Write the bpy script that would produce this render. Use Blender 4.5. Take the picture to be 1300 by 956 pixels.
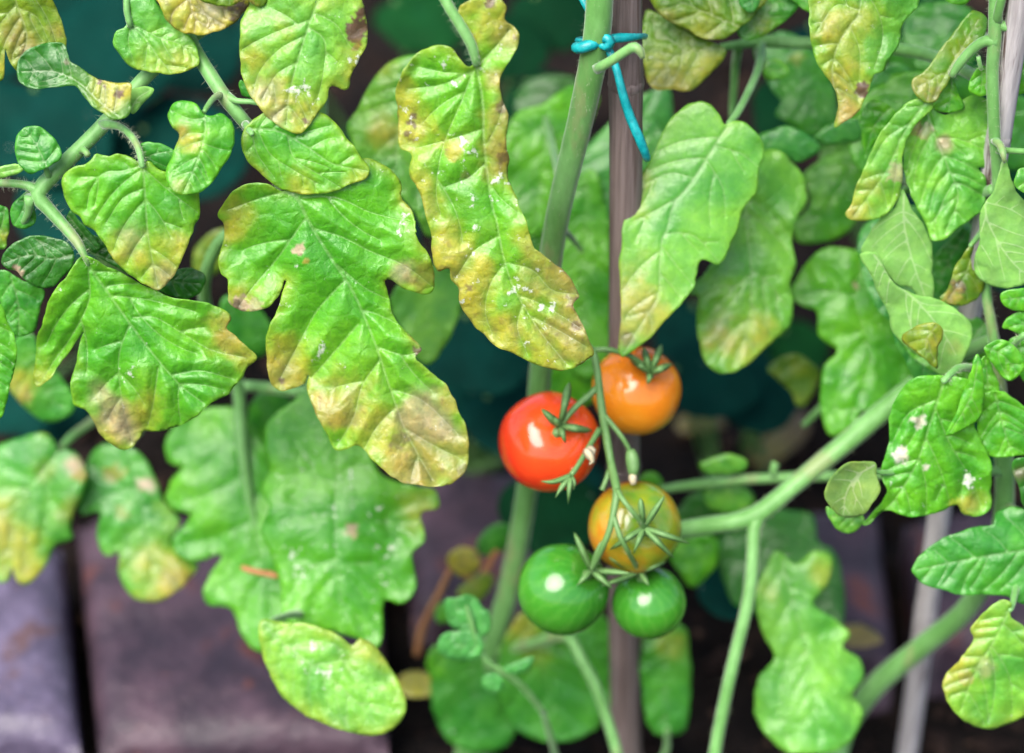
import bpy, bmesh, math, random
import numpy as np
from mathutils import Vector, Matrix
from mathutils.geometry import delaunay_2d_cdt

for o in list(bpy.data.objects):
    bpy.data.objects.remove(o)
random.seed(7)
scn = bpy.context.scene
col = scn.collection

# ------------------------------------------------------------------ camera
PITCH = math.radians(35.0)
CAM = np.array((0.0, 0.0, 0.82))
FPX = 3000.0                      # focal length in photo pixels (photo 1300 px wide)
CX, CY = 650.0, 478.0
FWD = np.array((0.0, math.cos(PITCH), -math.sin(PITCH)))
RGT = np.array((1.0, 0.0, 0.0))
UPV = np.array((0.0, math.sin(PITCH), math.cos(PITCH)))
cd = bpy.data.cameras.new('camera')
cam = bpy.data.objects.new('camera', cd)
col.objects.link(cam)
cam.location = CAM
cam.rotation_euler = (math.radians(90) - PITCH, 0, 0)
cd.sensor_fit = 'HORIZONTAL'
cd.sensor_width = 36.0
cd.lens = FPX * 36.0 / 1300.0
cd.clip_start = 0.01
cd.clip_end = 200.0
cd.dof.use_dof = True
cd.dof.focus_distance = 0.893
cd.dof.aperture_fstop = 4.2
scn.camera = cam

# ------------------------------------------------------------------ light: bright overcast
SUN_EL, SUN_AZ = math.radians(57), math.radians(-34)   # azimuth measured from behind the camera, to the left
w = bpy.data.worlds.new('World')
scn.world = w
w.use_nodes = True
nt = w.node_tree
bg = nt.nodes['Background']
sky = nt.nodes.new('ShaderNodeTexSky')
sky.sky_type = 'NISHITA'
sky.sun_disc = False
sky.sun_elevation = SUN_EL
sky.sun_rotation = math.pi - SUN_AZ
sky.air_density = 1.0
sky.dust_density = 3.0
sky.ozone_density = 0.6
nt.links.new(sky.outputs[0], bg.inputs[0])
bg.inputs[1].default_value = 0.06
sl = bpy.data.lights.new('sun', 'SUN')
sl.energy = 1.5
sl.angle = math.radians(50)
sl.color = (1.0, 0.965, 0.90)
sun = bpy.data.objects.new('sun', sl)
col.objects.link(sun)
sdir = Vector((math.sin(SUN_AZ) * math.cos(SUN_EL), -math.cos(SUN_AZ) * math.cos(SUN_EL), math.sin(SUN_EL)))
sun.rotation_euler = sdir.to_track_quat('Z', 'Y').to_euler()
sun.location = (-0.3, -1, 2)
scn.view_settings.view_transform = 'Standard'
scn.view_settings.look = 'None'
scn.view_settings.gamma = 1.0
scn.view_settings.use_curve_mapping = False
scn.cycles.use_denoising = True
scn.cycles.use_adaptive_sampling = True
scn.cycles.adaptive_threshold = 0.025
scn.cycles.max_bounces = 6
scn.cycles.diffuse_bounces = 3
scn.cycles.glossy_bounces = 2
scn.cycles.transmission_bounces = 3
scn.view_settings.exposure = 2.2

# ------------------------------------------------------------------ coordinates
def P(px, py, d):
    return CAM + d * (FWD + RGT * ((px - CX) / FPX) - UPV * ((py - CY) / FPX))

def dv(py, D):
    """depth along the view axis of an upright thing that stands D metres in front of the camera"""
    t = (py - CY) / FPX
    return D / (math.cos(PITCH) - t * math.sin(PITCH))

def G(px, py, z=0.0):
    r = FWD + RGT * ((px - CX) / FPX) - UPV * ((py - CY) / FPX)
    s = (CAM[2] - z) / -r[2]
    return CAM + s * r

def gdepth(px, py, z=0.0):
    r = FWD + RGT * ((px - CX) / FPX) - UPV * ((py - CY) / FPX)
    return (CAM[2] - z) / -r[2]

VIEW = {0: (0, 0, 1), 1: (0, 0, 3.188), 2: (270, 0, 3.188), 3: (500, 0, 3.188), 4: (770, 0, 3.186), 5: (1000, 0, 3.187),
        6: (0, 280, 2.988), 7: (250, 280, 2.811), 8: (500, 280, 3.187), 9: (760, 280, 3.1875), 10: (1000, 200, 3.187),
        11: (1000, 450, 2.276), 12: (600, 420, 3.413), 13: (600, 580, 3.25), 14: (0, 520, 2.73), 15: (200, 480, 2.45),
        16: (450, 580, 3.296)}
def v(k, s):
    ox, oy, sc = VIEW[k]
    out = []
    for tok in s.split():
        a, b = tok.split(',')
        out.append((ox + float(a) / sc, oy + float(b) / sc))
    return out

# ------------------------------------------------------------------ numeric helpers
_rng = np.random.RandomState(3)
_NT = _rng.rand(64, 64)
def vnoise(x, y, s, seed=0):
    x = np.asarray(x, float) / s + seed * 7.31
    y = np.asarray(y, float) / s + seed * 3.77
    xi = np.floor(x).astype(int); yi = np.floor(y).astype(int)
    fx = x - xi; fy = y - yi
    fx = fx * fx * (3 - 2 * fx); fy = fy * fy * (3 - 2 * fy)
    a = _NT[xi % 64, yi % 64]; b = _NT[(xi + 1) % 64, yi % 64]
    c = _NT[xi % 64, (yi + 1) % 64]; d = _NT[(xi + 1) % 64, (yi + 1) % 64]
    return (a * (1 - fx) + b * fx) * (1 - fy) + (c * (1 - fx) + d * fx) * fy

def catmull(pts, closed, step):
    p = np.array(pts, float)
    n = len(p)
    out = []
    segs = n if closed else n - 1
    for i in range(segs):
        if closed:
            p0, p1, p2, p3 = p[(i - 1) % n], p[i], p[(i + 1) % n], p[(i + 2) % n]
        else:
            p0, p1, p2, p3 = p[max(i - 1, 0)], p[i], p[i + 1], p[min(i + 2, n - 1)]
        L = np.linalg.norm(p2[:2] - p1[:2])
        k = max(1, int(round(L / step)))
        d01 = max(np.linalg.norm(p1 - p0), 1e-6) ** 0.5; d12 = max(np.linalg.norm(p2 - p1), 1e-6) ** 0.5; d23 = max(np.linalg.norm(p3 - p2), 1e-6) ** 0.5
        m1 = (p2 - p1) if d01 < 1e-2 else ((p1 - p0) / d01 - (p2 - p0) / (d01 + d12) + (p2 - p1) / d12) * d12
        m2 = (p2 - p1) if d23 < 1e-2 else ((p2 - p1) / d12 - (p3 - p1) / (d12 + d23) + (p3 - p2) / d23) * d12
        for j in range(k):
            t = j / k
            t2, t3 = t * t, t * t * t
            out.append((2 * t3 - 3 * t2 + 1) * p1 + (t3 - 2 * t2 + t) * m1 + (-2 * t3 + 3 * t2) * p2 + (t3 - t2) * m2)
    if not closed:
        out.append(p[-1])
    return np.array(out)

def seg_dist(pts, a, b):
    """min distance of every point to segments a[i]-b[i]; also index of the closest"""
    ab = b - a
    L2 = np.maximum((ab ** 2).sum(1), 1e-9)
    ap = pts[:, None, :] - a[None]
    t = np.clip((ap * ab[None]).sum(2) / L2[None], 0, 1)
    q = ap - t[:, :, None] * ab[None]
    dd = (q ** 2).sum(2)
    i = dd.argmin(1)
    return np.sqrt(dd[np.arange(len(pts)), i]), i

def inside(pts, poly):
    x, y = pts[:, 0][:, None], pts[:, 1][:, None]
    xi, yi = poly[:, 0][None], poly[:, 1][None]
    q = np.roll(poly, 1, 0)
    xj, yj = q[:, 0][None], q[:, 1][None]
    dy = np.where(yj == yi, 1e-9, yj - yi)
    hit = ((yi > y) != (yj > y)) & (x < (xj - xi) * (y - yi) / dy + xi)
    return (hit.sum(1) % 2) == 1

# ------------------------------------------------------------------ object helpers
def tag(o, label=None, cat=None, group=None, kind=None):
    if label: o['label'] = label
    if cat: o['category'] = cat
    if group: o['group'] = group
    if kind: o['kind'] = kind
    return o

def empty(name, loc):
    o = bpy.data.objects.new(name, None)
    col.objects.link(o)
    o.location = Vector(loc)
    o.empty_display_size = 0.02
    return o

bpy.context.view_layer.update()
def world_loc(o):
    l = Vector(o.location)
    while o.parent:
        o = o.parent
        l = l + Vector(o.location)
    return l

def link_mesh(name, me, origin, parent=None):
    """mesh given in coordinates relative to the world point origin; parents never rotate"""
    o = bpy.data.objects.new(name, me)
    col.objects.link(o)
    if parent is not None:
        o.parent = parent
        o.location = Vector(origin) - world_loc(parent)
    else:
        o.location = Vector(origin)
    return o

def mesh_from(name, verts, faces, mats, smooth=True):
    me = bpy.data.meshes.new(name)
    me.from_pydata([tuple(map(float, q)) for q in verts], [], [tuple(map(int, f)) for f in faces])
    if smooth:
        me.polygons.foreach_set('use_smooth', [True] * len(me.polygons))
    for m in (mats if isinstance(mats, (list, tuple)) else [mats]):
        me.materials.append(m)
    me.update()
    return me

# ------------------------------------------------------------------ materials
def new_mat(name):
    m = bpy.data.materials.new(name)
    m.use_nodes = True
    t = m.node_tree
    for n in list(t.nodes):
        t.nodes.remove(n)
    return m, t
def N(t, typ, **kw):
    n = t.nodes.new(typ)
    for k, x in kw.items():
        setattr(n, k, x)
    return n
def setin(n, **kw):
    for k, x in kw.items():
        n.inputs[k.replace('_', ' ')].default_value = x
def mathn(t, op, a, b=None, clamp=False):
    n = N(t, 'ShaderNodeMath', operation=op, use_clamp=clamp)
    for i, q in enumerate((a, b)):
        if q is None: continue
        if isinstance(q, (int, float)): n.inputs[i].default_value = q
        else: t.links.new(q, n.inputs[i])
    return n.outputs[0]
def mixc(t, fac, a, b, blend='MIX'):
    n = N(t, 'ShaderNodeMix', data_type='RGBA', blend_type=blend)
    for s, q in ((0, fac), (6, a), (7, b)):
        if isinstance(q, (int, float)): n.inputs[s].default_value = q
        elif isinstance(q, tuple): n.inputs[s].default_value = (*q, 1.0) if len(q) == 3 else q
        else: t.links.new(q, n.inputs[s])
    return n.outputs[2]
def mapr(t, x, a, b, c=0.0, d=1.0, smooth=True):
    n = N(t, 'ShaderNodeMapRange', interpolation_type='SMOOTHSTEP' if smooth else 'LINEAR')
    t.links.new(x, n.inputs[0])
    for i, q in enumerate((a, b, c, d)): n.inputs[i + 1].default_value = q
    return n.outputs[0]
def noise(t, vec, scale, detail=3, rough=0.55, dim='3D'):
    n = N(t, 'ShaderNodeTexNoise', noise_dimensions=dim)
    n.inputs['Scale'].default_value = scale; n.inputs['Detail'].default_value = detail; n.inputs['Roughness'].default_value = rough
    t.links.new(vec, n.inputs['Vector'])
    return n

def leaf_material(name, under=False, matt=False):
    m, t = new_mat(name)
    out = N(t, 'ShaderNodeOutputMaterial')
    uv = N(t, 'ShaderNodeUVMap').outputs[0]         # leaf plane, 1 unit = 1 cm
    lc = N(t, 'ShaderNodeAttribute', attribute_name='lc').outputs['Color']
    vd = N(t, 'ShaderNodeAttribute', attribute_name='vd').outputs['Fac']
    sp = N(t, 'ShaderNodeAttribute', attribute_name='spk').outputs['Fac']
    n1 = noise(t, uv, 2.2, 4, 0.6, '2D').outputs[0]
    c = mixc(t, mapr(t, n1, 0.35, 0.7), lc, mixc(t, 1.0, lc, (1.30, 1.16, 1.1), 'MULTIPLY'))
    n2 = noise(t, uv, 9.0, 3, 0.6, '2D').outputs[0]
    c = mixc(t, mapr(t, n2, 0.4, 0.75, 0.0, 0.45), c, mixc(t, 1.0, c, (0.74, 0.82, 0.78), 'MULTIPLY'))
    # fine net of veins
    wn = noise(t, uv, 3.0, 2, 0.5, '2D')
    wv = N(t, 'ShaderNodeVectorMath', operation='MULTIPLY_ADD')
    t.links.new(wn.outputs['Color'], wv.inputs[0]); wv.inputs[1].default_value = (0.30, 0.30, 0.30); t.links.new(uv, wv.inputs[2])
    vo = N(t, 'ShaderNodeTexVoronoi', feature='DISTANCE_TO_EDGE', voronoi_dimensions='2D'); vo.inputs['Scale'].default_value = 1.5
    t.links.new(wv.outputs[0], vo.inputs['Vector'])
    vo2 = N(t, 'ShaderNodeTexVoronoi', feature='DISTANCE_TO_EDGE', voronoi_dimensions='2D'); vo2.inputs['Scale'].default_value = 5.0
    t.links.new(wv.outputs[0], vo2.inputs['Vector'])
    net = mapr(t, vo.outputs[0], 0.0, 0.045, 1.0, 0.0)
    net2 = mapr(t, vo2.outputs[0], 0.0, 0.06, 1.0, 0.0)
    vein = mapr(t, vd, 0.3, 1.0, 1.0, 0.0)
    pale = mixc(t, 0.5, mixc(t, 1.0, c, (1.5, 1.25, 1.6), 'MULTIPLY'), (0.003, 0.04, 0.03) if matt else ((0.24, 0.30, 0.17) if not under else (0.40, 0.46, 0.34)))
    c = mixc(t, mathn(t, 'MULTIPLY', net, 0.22), c, pale)
    c = mixc(t, mathn(t, 'MULTIPLY', net2, 0.14), c, pale)
    if under:
        c = mixc(t, 0.40, c, (0.20, 0.36, 0.13))
    c = mixc(t, mathn(t, 'MULTIPLY', vein, 0.55 if not under else 0.75), c, pale)
    # pale specks: residue, and on some leaflets painted glints
    s1 = noise(t, uv, 3.0, 4, 0.66, '2D').outputs[0]
    s2 = noise(t, uv, 1.3, 2, 0.5, '2D').outputs[0]
    sv = mathn(t, 'ADD', mathn(t, 'MULTIPLY', s1, 0.7), mathn(t, 'MULTIPLY', s2, 0.3))
    thr = mathn(t, 'SUBTRACT', 0.69, mathn(t, 'MULTIPLY', sp, 0.21))
    sm = mathn(t, 'MULTIPLY', mathn(t, 'SUBTRACT', sv, thr), 14.0, True)
    c = mixc(t, mathn(t, 'MULTIPLY', sm, 0.9), c, (0.62, 0.66, 0.58))
    # relief
    hairn = noise(t, uv, 34.0, 2, 0.6, '2D').outputs[0]
    h = mathn(t, 'MULTIPLY', mapr(t, vo.outputs[0], 0.0, 0.30), 0.34)
    h = mathn(t, 'ADD', h, mathn(t, 'MULTIPLY', mapr(t, vo2.outputs[0], 0.0, 0.25), 0.05))
    h = mathn(t, 'ADD', h, mathn(t, 'MULTIPLY', hairn, 0.06))
    h = mathn(t, 'ADD', h, mathn(t, 'MULTIPLY', n1, 0.6))
    h = mathn(t, 'ADD', h, mathn(t, 'MULTIPLY', mapr(t, vd, 0.0, 1.6), 0.26))
    h = mathn(t, 'ADD', h, mathn(t, 'MULTIPLY', sm, 0.12))
    h = mathn(t, 'MULTIPLY', h, N(t, 'ShaderNodeAttribute', attribute_name='relief').outputs['Fac'])
    if under:
        h = mathn(t, 'MULTIPLY', h, -1.0)
    bp = N(t, 'ShaderNodeBump'); bp.inputs['Strength'].default_value = 0.5; bp.inputs['Distance'].default_value = 0.0011
    t.links.new(h, bp.inputs['Height'])
    pb = N(t, 'ShaderNodeBsdfPrincipled')
    t.links.new(c, pb.inputs['Base Color'])
    lo, hi = (0.30, 0.46) if not (under or matt) else (0.62, 0.75)
    t.links.new(mapr(t, n2, 0.3, 0.7, lo, hi), pb.inputs['Roughness'])
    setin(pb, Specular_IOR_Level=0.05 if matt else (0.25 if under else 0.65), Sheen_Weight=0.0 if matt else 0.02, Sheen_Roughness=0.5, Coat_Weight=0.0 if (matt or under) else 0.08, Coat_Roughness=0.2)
    t.links.new(bp.outputs[0], pb.inputs['Normal'])
    tr = N(t, 'ShaderNodeBsdfTranslucent')
    t.links.new(mixc(t, 1.0, c, (1.4, 1.35, 0.5), 'MULTIPLY'), tr.inputs['Color'])
    mx = N(t, 'ShaderNodeMixShader'); mx.inputs[0].default_value = 0.12 if matt else 0.33
    t.links.new(pb.outputs[0], mx.inputs[1]); t.links.new(tr.outputs[0], mx.inputs[2])
    t.links.new(mx.outputs[0], out.inputs[0])
    return m
M_LEAF = leaf_material('leaf_upper_side')
M_UNDER = leaf_material('leaf_underside', True)
M_SHADE_LEAF = leaf_material('shade_painted_leaf', False, True)  # deep shade of the background put into the leaf colour and dull finish

def simple_mat(name, c1, c2, rough, scale, stretch=(1, 1, 1), bump=0.3, bdist=0.0006, spec=0.4, c3=None, sc3=8, lo=0.35, hi=0.65, sheen=0.0):
    m, t = new_mat(name)
    out = N(t, 'ShaderNodeOutputMaterial')
    tc = N(t, 'ShaderNodeTexCoord').outputs['Object']
    mp = N(t, 'ShaderNodeMapping'); mp.inputs['Scale'].default_value = stretch
    t.links.new(tc, mp.inputs[0])
    n1 = noise(t, mp.outputs[0], scale, 5, 0.6).outputs[0]
    c = mixc(t, mapr(t, n1, lo, hi), c1, c2)
    if c3:
        n3 = noise(t, mp.outputs[0], sc3, 4, 0.65).outputs[0]
        c = mixc(t, mapr(t, n3, 0.56, 0.66), c, c3)
    n2 = noise(t, mp.outputs[0], scale * 5, 3, 0.6).outputs[0]
    c = mixc(t, mapr(t, n2, 0.3, 0.8, 0, 0.4), c, mixc(t, 1.0, c, (0.6, 0.6, 0.6), 'MULTIPLY'))
    bp = N(t, 'ShaderNodeBump'); bp.inputs['Strength'].default_value = bump; bp.inputs['Distance'].default_value = bdist
    t.links.new(mathn(t, 'ADD', n1, mathn(t, 'MULTIPLY', n2, 0.5)), bp.inputs['Height'])
    pb = N(t, 'ShaderNodeBsdfPrincipled')
    t.links.new(c, pb.inputs['Base Color']); setin(pb, Roughness=rough, Specular_IOR_Level=spec, Sheen_Weight=sheen, Sheen_Roughness=0.35)
    t.links.new(bp.outputs[0], pb.inputs['Normal'])
    t.links.new(pb.outputs[0], out.inputs[0])
    return m
M_STEM = simple_mat('green_stem_skin', (0.100, 0.265, 0.060), (0.155, 0.355, 0.105), 0.5, 90, (1, 1, 0.35), 0.45, 0.0006, sc3=40, c3=(0.19, 0.27, 0.10), sheen=0.35)
M_STEMD = simple_mat('pale_truss_stalk', (0.085, 0.19, 0.05), (0.12, 0.24, 0.075), 0.5, 120, (1, 1, 0.5), 0.35, 0.0004)
M_HAIR = simple_mat('stem_hair', (0.35, 0.42, 0.25), (0.4, 0.46, 0.3), 0.5, 50)
M_CANE = simple_mat('weathered_cane', (0.115, 0.084, 0.076), (0.20, 0.155, 0.145), 0.65, 420, (1, 1, 0.03), 0.6, 0.0008, 0.3, c3=(0.11, 0.076, 0.066), sc3=200)
M_CANE2 = simple_mat('bleached_cane', (0.36, 0.33, 0.33), (0.50, 0.47, 0.47), 0.6, 320, (1, 1, 0.05), 0.5, 0.0008, 0.3, c3=(0.085, 0.05, 0.04), sc3=150)
M_TWINE = simple_mat('turquoise_twine', (0.0, 0.23, 0.25), (0.008, 0.34, 0.35), 0.35, 420, (1, 1, 1), 0.5, 0.0004, 0.5)
M_SOIL = simple_mat('dark_soil', (0.004, 0.003, 0.0028), (0.014, 0.010, 0.0085), 0.95, 35, (1, 1, 1), 1.0, 0.012, 0.1, c3=(0.030, 0.018, 0.013), sc3=14)
M_CRUMB = simple_mat('soil_crumb_and_bark', (0.008, 0.005, 0.0045), (0.03, 0.018, 0.014), 0.9, 60, (1, 1, 1), 0.6, 0.002, 0.1, c3=(0.10, 0.06, 0.04), sc3=45)
M_BRICK = simple_mat('lilac_grey_brick', (0.050, 0.040, 0.070), (0.115, 0.092, 0.15), 0.45, 30, (1, 1, 1), 0.9, 0.004, 0.45, c3=(0.09, 0.05, 0.055), sc3=26)
M_BRICK2 = simple_mat('red_brown_brick', (0.030, 0.019, 0.030), (0.075, 0.043, 0.060), 0.55, 30, (1, 1, 1), 0.9, 0.004, 0.4, c3=(0.13, 0.040, 0.030), sc3=18)
M_TWIG = simple_mat('dry_twig', (0.30, 0.12, 0.04), (0.42, 0.2, 0.08), 0.7, 80)
M_WITHER = simple_mat('withered_petal', (0.42, 0.36, 0.22), (0.5, 0.44, 0.3), 0.7, 300)

# ------------------------------------------------------------------ leaf builder
TONE = {'bright': (0.082, 0.370, 0.014), 'light': (0.118, 0.400, 0.038), 'mid': (0.044, 0.275, 0.022), 'deep': (0.022, 0.150, 0.010),
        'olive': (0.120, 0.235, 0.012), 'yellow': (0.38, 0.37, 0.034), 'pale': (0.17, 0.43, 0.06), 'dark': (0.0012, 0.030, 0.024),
        'dark2': (0.003, 0.036, 0.012), 'dark3': (0.006, 0.060, 0.014), 'brown': (0.16, 0.10, 0.045), 'mint': (0.07, 0.33, 0.065), 'cool': (0.055, 0.295, 0.046)}  # the dark tones carry the shade behind the tomatoes in their colour
PIG = {'t': (0.20, 0.39, 0.026), 'v': (0.15, 0.135, 0.075), 'y': (0.385, 0.375, 0.038), 'o': (0.32, 0.255, 0.050), 'b': (0.13, 0.085, 0.05), 'k': (0.05, 0.03, 0.022), 'p': (0.44, 0.36, 0.24),
       'g': (0.065, 0.27, 0.012), 'l': (0.18, 0.38, 0.05), 'w': (0.6, 0.62, 0.52)}
NLEAF = [0]

def auto_veins(mid, poly, dist_fn, spacing, ang=48, wig=0.3, seed=0):
    out = []
    rs = np.random.RandomState(seed)
    seg = np.linalg.norm(np.diff(mid, axis=0), axis=1)
    cum = np.r_[0, np.cumsum(seg)]
    L = cum[-1]
    s = spacing * 0.35
    side = 1
    while s < L * 0.93:
        i = min(np.searchsorted(cum, s) - 1, len(mid) - 2); i = max(i, 0)
        q = mid[i] + (mid[i + 1] - mid[i]) * ((s - cum[i]) / max(seg[i], 1e-6))
        dr = mid[min(i + 3, len(mid) - 1)] - mid[max(i - 3, 0)]
        base_a = math.atan2(dr[1], dr[0])
        for sd in ((1, -1) if rs.rand() < 0.4 else (side,)):
            a = base_a + sd * math.radians(ang + rs.uniform(-8, 8) + 14 * (1 - s / L))
            pt = q.copy(); line = [pt.copy()]
            for k in range(80):
                pt = pt + 4.0 * np.array((math.cos(a), math.sin(a)))
                a -= sd * math.radians(1.5 + wig * rs.uniform(-2, 3))
                line.append(pt.copy())
            ok = inside(np.array(line), poly); ok[0] = True
            line = line[:(len(line) if ok.all() else int(np.argmin(ok)))]
            if len(line) > 3:
                out.append(np.array(line[:max(3, int(len(line) * 0.93))]))
        side = -side
        s += spacing * rs.uniform(0.42, 0.62)
    return out

def leaf(parent, outline, mid, d, tone='bright', veins=(), label=None, ky=0.35, kx=0.0, fold=0.22, wave=1.0, quilt=1.0, Y=(), m=0.0, mw=14,
         mp='y', spk=0.0, S=(), sp=None, under=False, name='leaflet', curl=0.0, vs=None, tip=0.0, hole=None, tipdir=None, origin_obj=None):
    NLEAF[0] += 1
    seed = NLEAF[0]
    if sp is None: sp = 2.9 if d < 0.955 else 5.5
    poly = catmull(outline, True, sp)
    # slightly irregular margin
    c0 = poly.mean(0)
    nrm = np.roll(poly, -1, 0) - np.roll(poly, 1, 0)
    nrm = np.stack((nrm[:, 1], -nrm[:, 0]), 1); nrm /= np.maximum(np.linalg.norm(nrm, axis=1), 1e-6)[:, None]
    poly = poly + nrm * ((vnoise(poly[:, 0], poly[:, 1], 9, seed) - 0.5) * 2.2 + (vnoise(poly[:, 0], poly[:, 1], 24, seed + 8) - 0.5) * 3.5)[:, None]
    area = 0.5 * abs(np.dot(poly[:, 0], np.roll(poly[:, 1], 1)) - np.dot(poly[:, 1], np.roll(poly[:, 0], 1)))
    size = math.sqrt(area)
    mid = catmull(mid, False, 3.0)
    lines = [mid] + [catmull(q, False, 3.0) for q in veins]
    if vs is None: vs = max(18, size * 0.22)
    man = list(lines[1:])
    au = auto_veins(mid, poly, None, vs * 1.25, seed=seed)
    for q in au:       # keep an automatic vein only where no traced vein runs close by
        if man:
            A = np.concatenate([k[:-1] for k in man]); B = np.concatenate([k[1:] for k in man])
            dd, _ = seg_dist(q[len(q) // 3:], A, B)
            if dd.min() < vs * 0.28: continue
        lines.append(q)
    for q in [q for q in man]:   # side veins on the traced ones
        if len(q) > 18:
            for z in auto_veins(q, poly, None, vs * 1.5, ang=42, seed=seed + 5):
                z = z[:max(4, int(len(z) * 0.7))]
                A = np.concatenate([k[:-1] for k in lines]); B = np.concatenate([k[1:] for k in lines])
                dd, _ = seg_dist(z[len(z) // 2:], A, B)
                if dd.min() > vs * 0.22: lines.append(z)
    # points
    x0, y0 = poly.min(0); x1, y1 = poly.max(0)
    gx, gy = np.meshgrid(np.arange(x0, x1, sp), np.arange(y0, y1, sp * 0.866))
    gx = gx + (np.arange(gx.shape[0]) % 2)[:, None] * sp * 0.5
    pts = np.stack((gx.ravel(), gy.ravel()), 1)
    pts = pts[inside(pts, poly)]
    ed, _ = seg_dist(pts, poly, np.roll(poly, -1, 0))
    pts = pts[ed > sp * 0.55]
    vp_ = []
    if d < 0.99:
        for q in lines:
            vp_.append(q[::1])
        vp = np.concatenate(vp_)
        vp = vp[inside(vp, poly)]
        if len(vp):
            ed, _ = seg_dist(vp, poly, np.roll(poly, -1, 0))
            vp = vp[ed > 1.5]
            A = np.concatenate([k[:-1] for k in lines]); B = np.concatenate([k[1:] for k in lines])
            if len(pts):
                dd, _ = seg_dist(pts, A, B)
                pts = pts[dd > sp * 0.55]
            pts = np.concatenate((pts, vp))
    allp = np.concatenate((poly, pts))
    n = len(poly)
    res = delaunay_2d_cdt([Vector((float(a), float(b))) for a, b in allp], [], [list(range(n))], 1, 0.3)
    V2 = np.array([(q[0], q[1]) for q in res[0]]); F = [tuple(f) for f in res[2]]
    used = np.unique(np.array(F).ravel())
    remap = -np.ones(len(V2), int); remap[used] = np.arange(len(used))
    V2 = V2[used]; F = [tuple(remap[i] for i in f) for f in F]
    # fields
    A = np.concatenate([k[:-1] for k in lines]); B = np.concatenate([k[1:] for k in lines])
    wid = np.concatenate([np.full(len(k) - 1, 1.0) for k in lines])
    order = np.concatenate([np.full(len(k) - 1, 0 if i == 0 else 1) for i, k in enumerate(lines)])
    frac = np.concatenate([np.linspace(0, 1, len(k) - 1) for k in lines])
    vdist, vi = seg_dist(V2, A, B)
    mdist, mi = seg_dist(V2, mid[:-1], mid[1:])
    along = mi / max(len(mid) - 2, 1)
    edist, _ = seg_dist(V2, poly, np.roll(poly, -1, 0))
    vw = np.where(order[vi] == 0, 2.9 - 1.7 * frac[vi], 1.6 - 0.8 * frac[vi]) * (size / 150.0) ** 0.35
    vd = vdist / vw
    b = mid[0]
    tq = mdist / (mdist + edist + 4)
    # depth in pixels (away from the camera)
    dep = ky * (V2[:, 1] - b[1]) + kx * (V2[:, 0] - b[0])
    dep += fold * 0.9 * mdist * (mdist / size) ** 0.35
    dep += curl * size * along ** 2.2
    wv = (vnoise(V2[:, 0], V2[:, 1], size * 0.30, seed) - 0.5) * (0.25 + tq) * size * 0.085 * wave
    wv += (vnoise(V2[:, 0], V2[:, 1], size * 0.13, seed + 3) - 0.5) * (0.15 + tq * tq) * size * 0.045 * wave
    wv += (vnoise(V2[:, 0], V2[:, 1], 13, seed + 4) - 0.5) * tq ** 3 * 5 * wave
    dep += wv
    qb = 1 - np.exp(-(vdist / (vs * 0.26)) ** 1.35)
    rim = np.clip(edist / (vs * 0.35), 0, 1)
    dep -= quilt * vs * 0.14 * qb * (0.72 + 0.28 * rim) * (0.55 + 0.8 * vnoise(V2[:, 0], V2[:, 1], vs * 1.2, seed + 9))
    dep -= quilt * vs * 0.025 * (vnoise(V2[:, 0], V2[:, 1], vs * 0.28, seed + 2) - 0.5) * rim
    dep += 1.2 * np.exp(-(vdist / np.maximum(vw, 0.5)) ** 2)
    sc = d / FPX
    Z = d + dep * sc
    W = np.array([P(x, y, z) for (x, y), z in zip(V2, Z)])
    O = P(b[0], b[1], d)
    # pigments
    C = np.tile(np.array(TONE[tone]), (len(V2), 1))
    big = vnoise(V2[:, 0], V2[:, 1], size * 0.22, seed + 20)
    big = np.clip((big - 0.5) * 1.7 + 0.5 + 0.25 * (np.exp(-edist / (size * 0.10)) - 0.35), 0, 1)
    if tone in ('bright', 'light', 'mid', 'cool', 'olive'):
        C = C * ((1 - big)[:, None] * np.array((0.62, 0.80, 0.80)) + big[:, None] * np.array((1.32, 1.10, 1.05)))
    else:
        C *= (0.86 + 0.28 * big)[:, None]
    keep = 1 - 0.55 * np.exp(-vdist / (vs * 0.20))
    nz = vnoise(V2[:, 0], V2[:, 1], 26, seed + 30) * 0.65 + vnoise(V2[:, 0], V2[:, 1], 9, seed + 31) * 0.35
    nzs = vnoise(V2[:, 0], V2[:, 1], 5, seed + 32) * 0.7 + vnoise(V2[:, 0], V2[:, 1], 2.6, seed + 33) * 0.3
    def blend(a, pig):
        a = np.clip(a, 0, 1)[:, None]
        return C * (1 - a) + np.array(PIG[pig]) * a
    if m > 0:
        a = np.clip(1.25 * np.exp(-(edist / mw) ** 1.1) * (0.35 + 1.2 * nz) - 0.1, 0, 1) * m * 0.7 * keep
        C = blend(a, mp)
    if tip > 0:
        a = np.clip((along - 0.55) / 0.45 + (nz - 0.5) * 0.8, 0, 1) * tip * keep
        C = blend(a, mp)
    for q in Y:                      # wide lime halo round every yellow patch, then the patch
        if q[2] >= 14 and (len(q) < 5 or q[4] in 'yo'):
            rr = np.hypot(V2[:, 0] - q[0], V2[:, 1] - q[1]) / (q[2] * 1.9)
            C = blend(np.clip(1.2 - rr + (nz - 0.5) * 0.6, 0, 1) * 0.42 * q[3], 't')
    for q in Y:
        x, y, r, am = q[:4]; pig = q[4] if len(q) > 4 else 'y'
        rr = np.hypot(V2[:, 0] - x, V2[:, 1] - y) / r
        small = r < 14
        e = np.clip((1.15 - rr + ((nzs - 0.5) * 1.5 if small else (nz - 0.5))) * (4 if small else 1.25), 0, 1)
        C = blend(e * am * (1 if small or pig in 'bkp' else keep), pig)
    yel = np.clip((C[:, 0] / np.maximum(C[:, 1], 1e-4) - 0.55) / 0.35, 0, 1)
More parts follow.
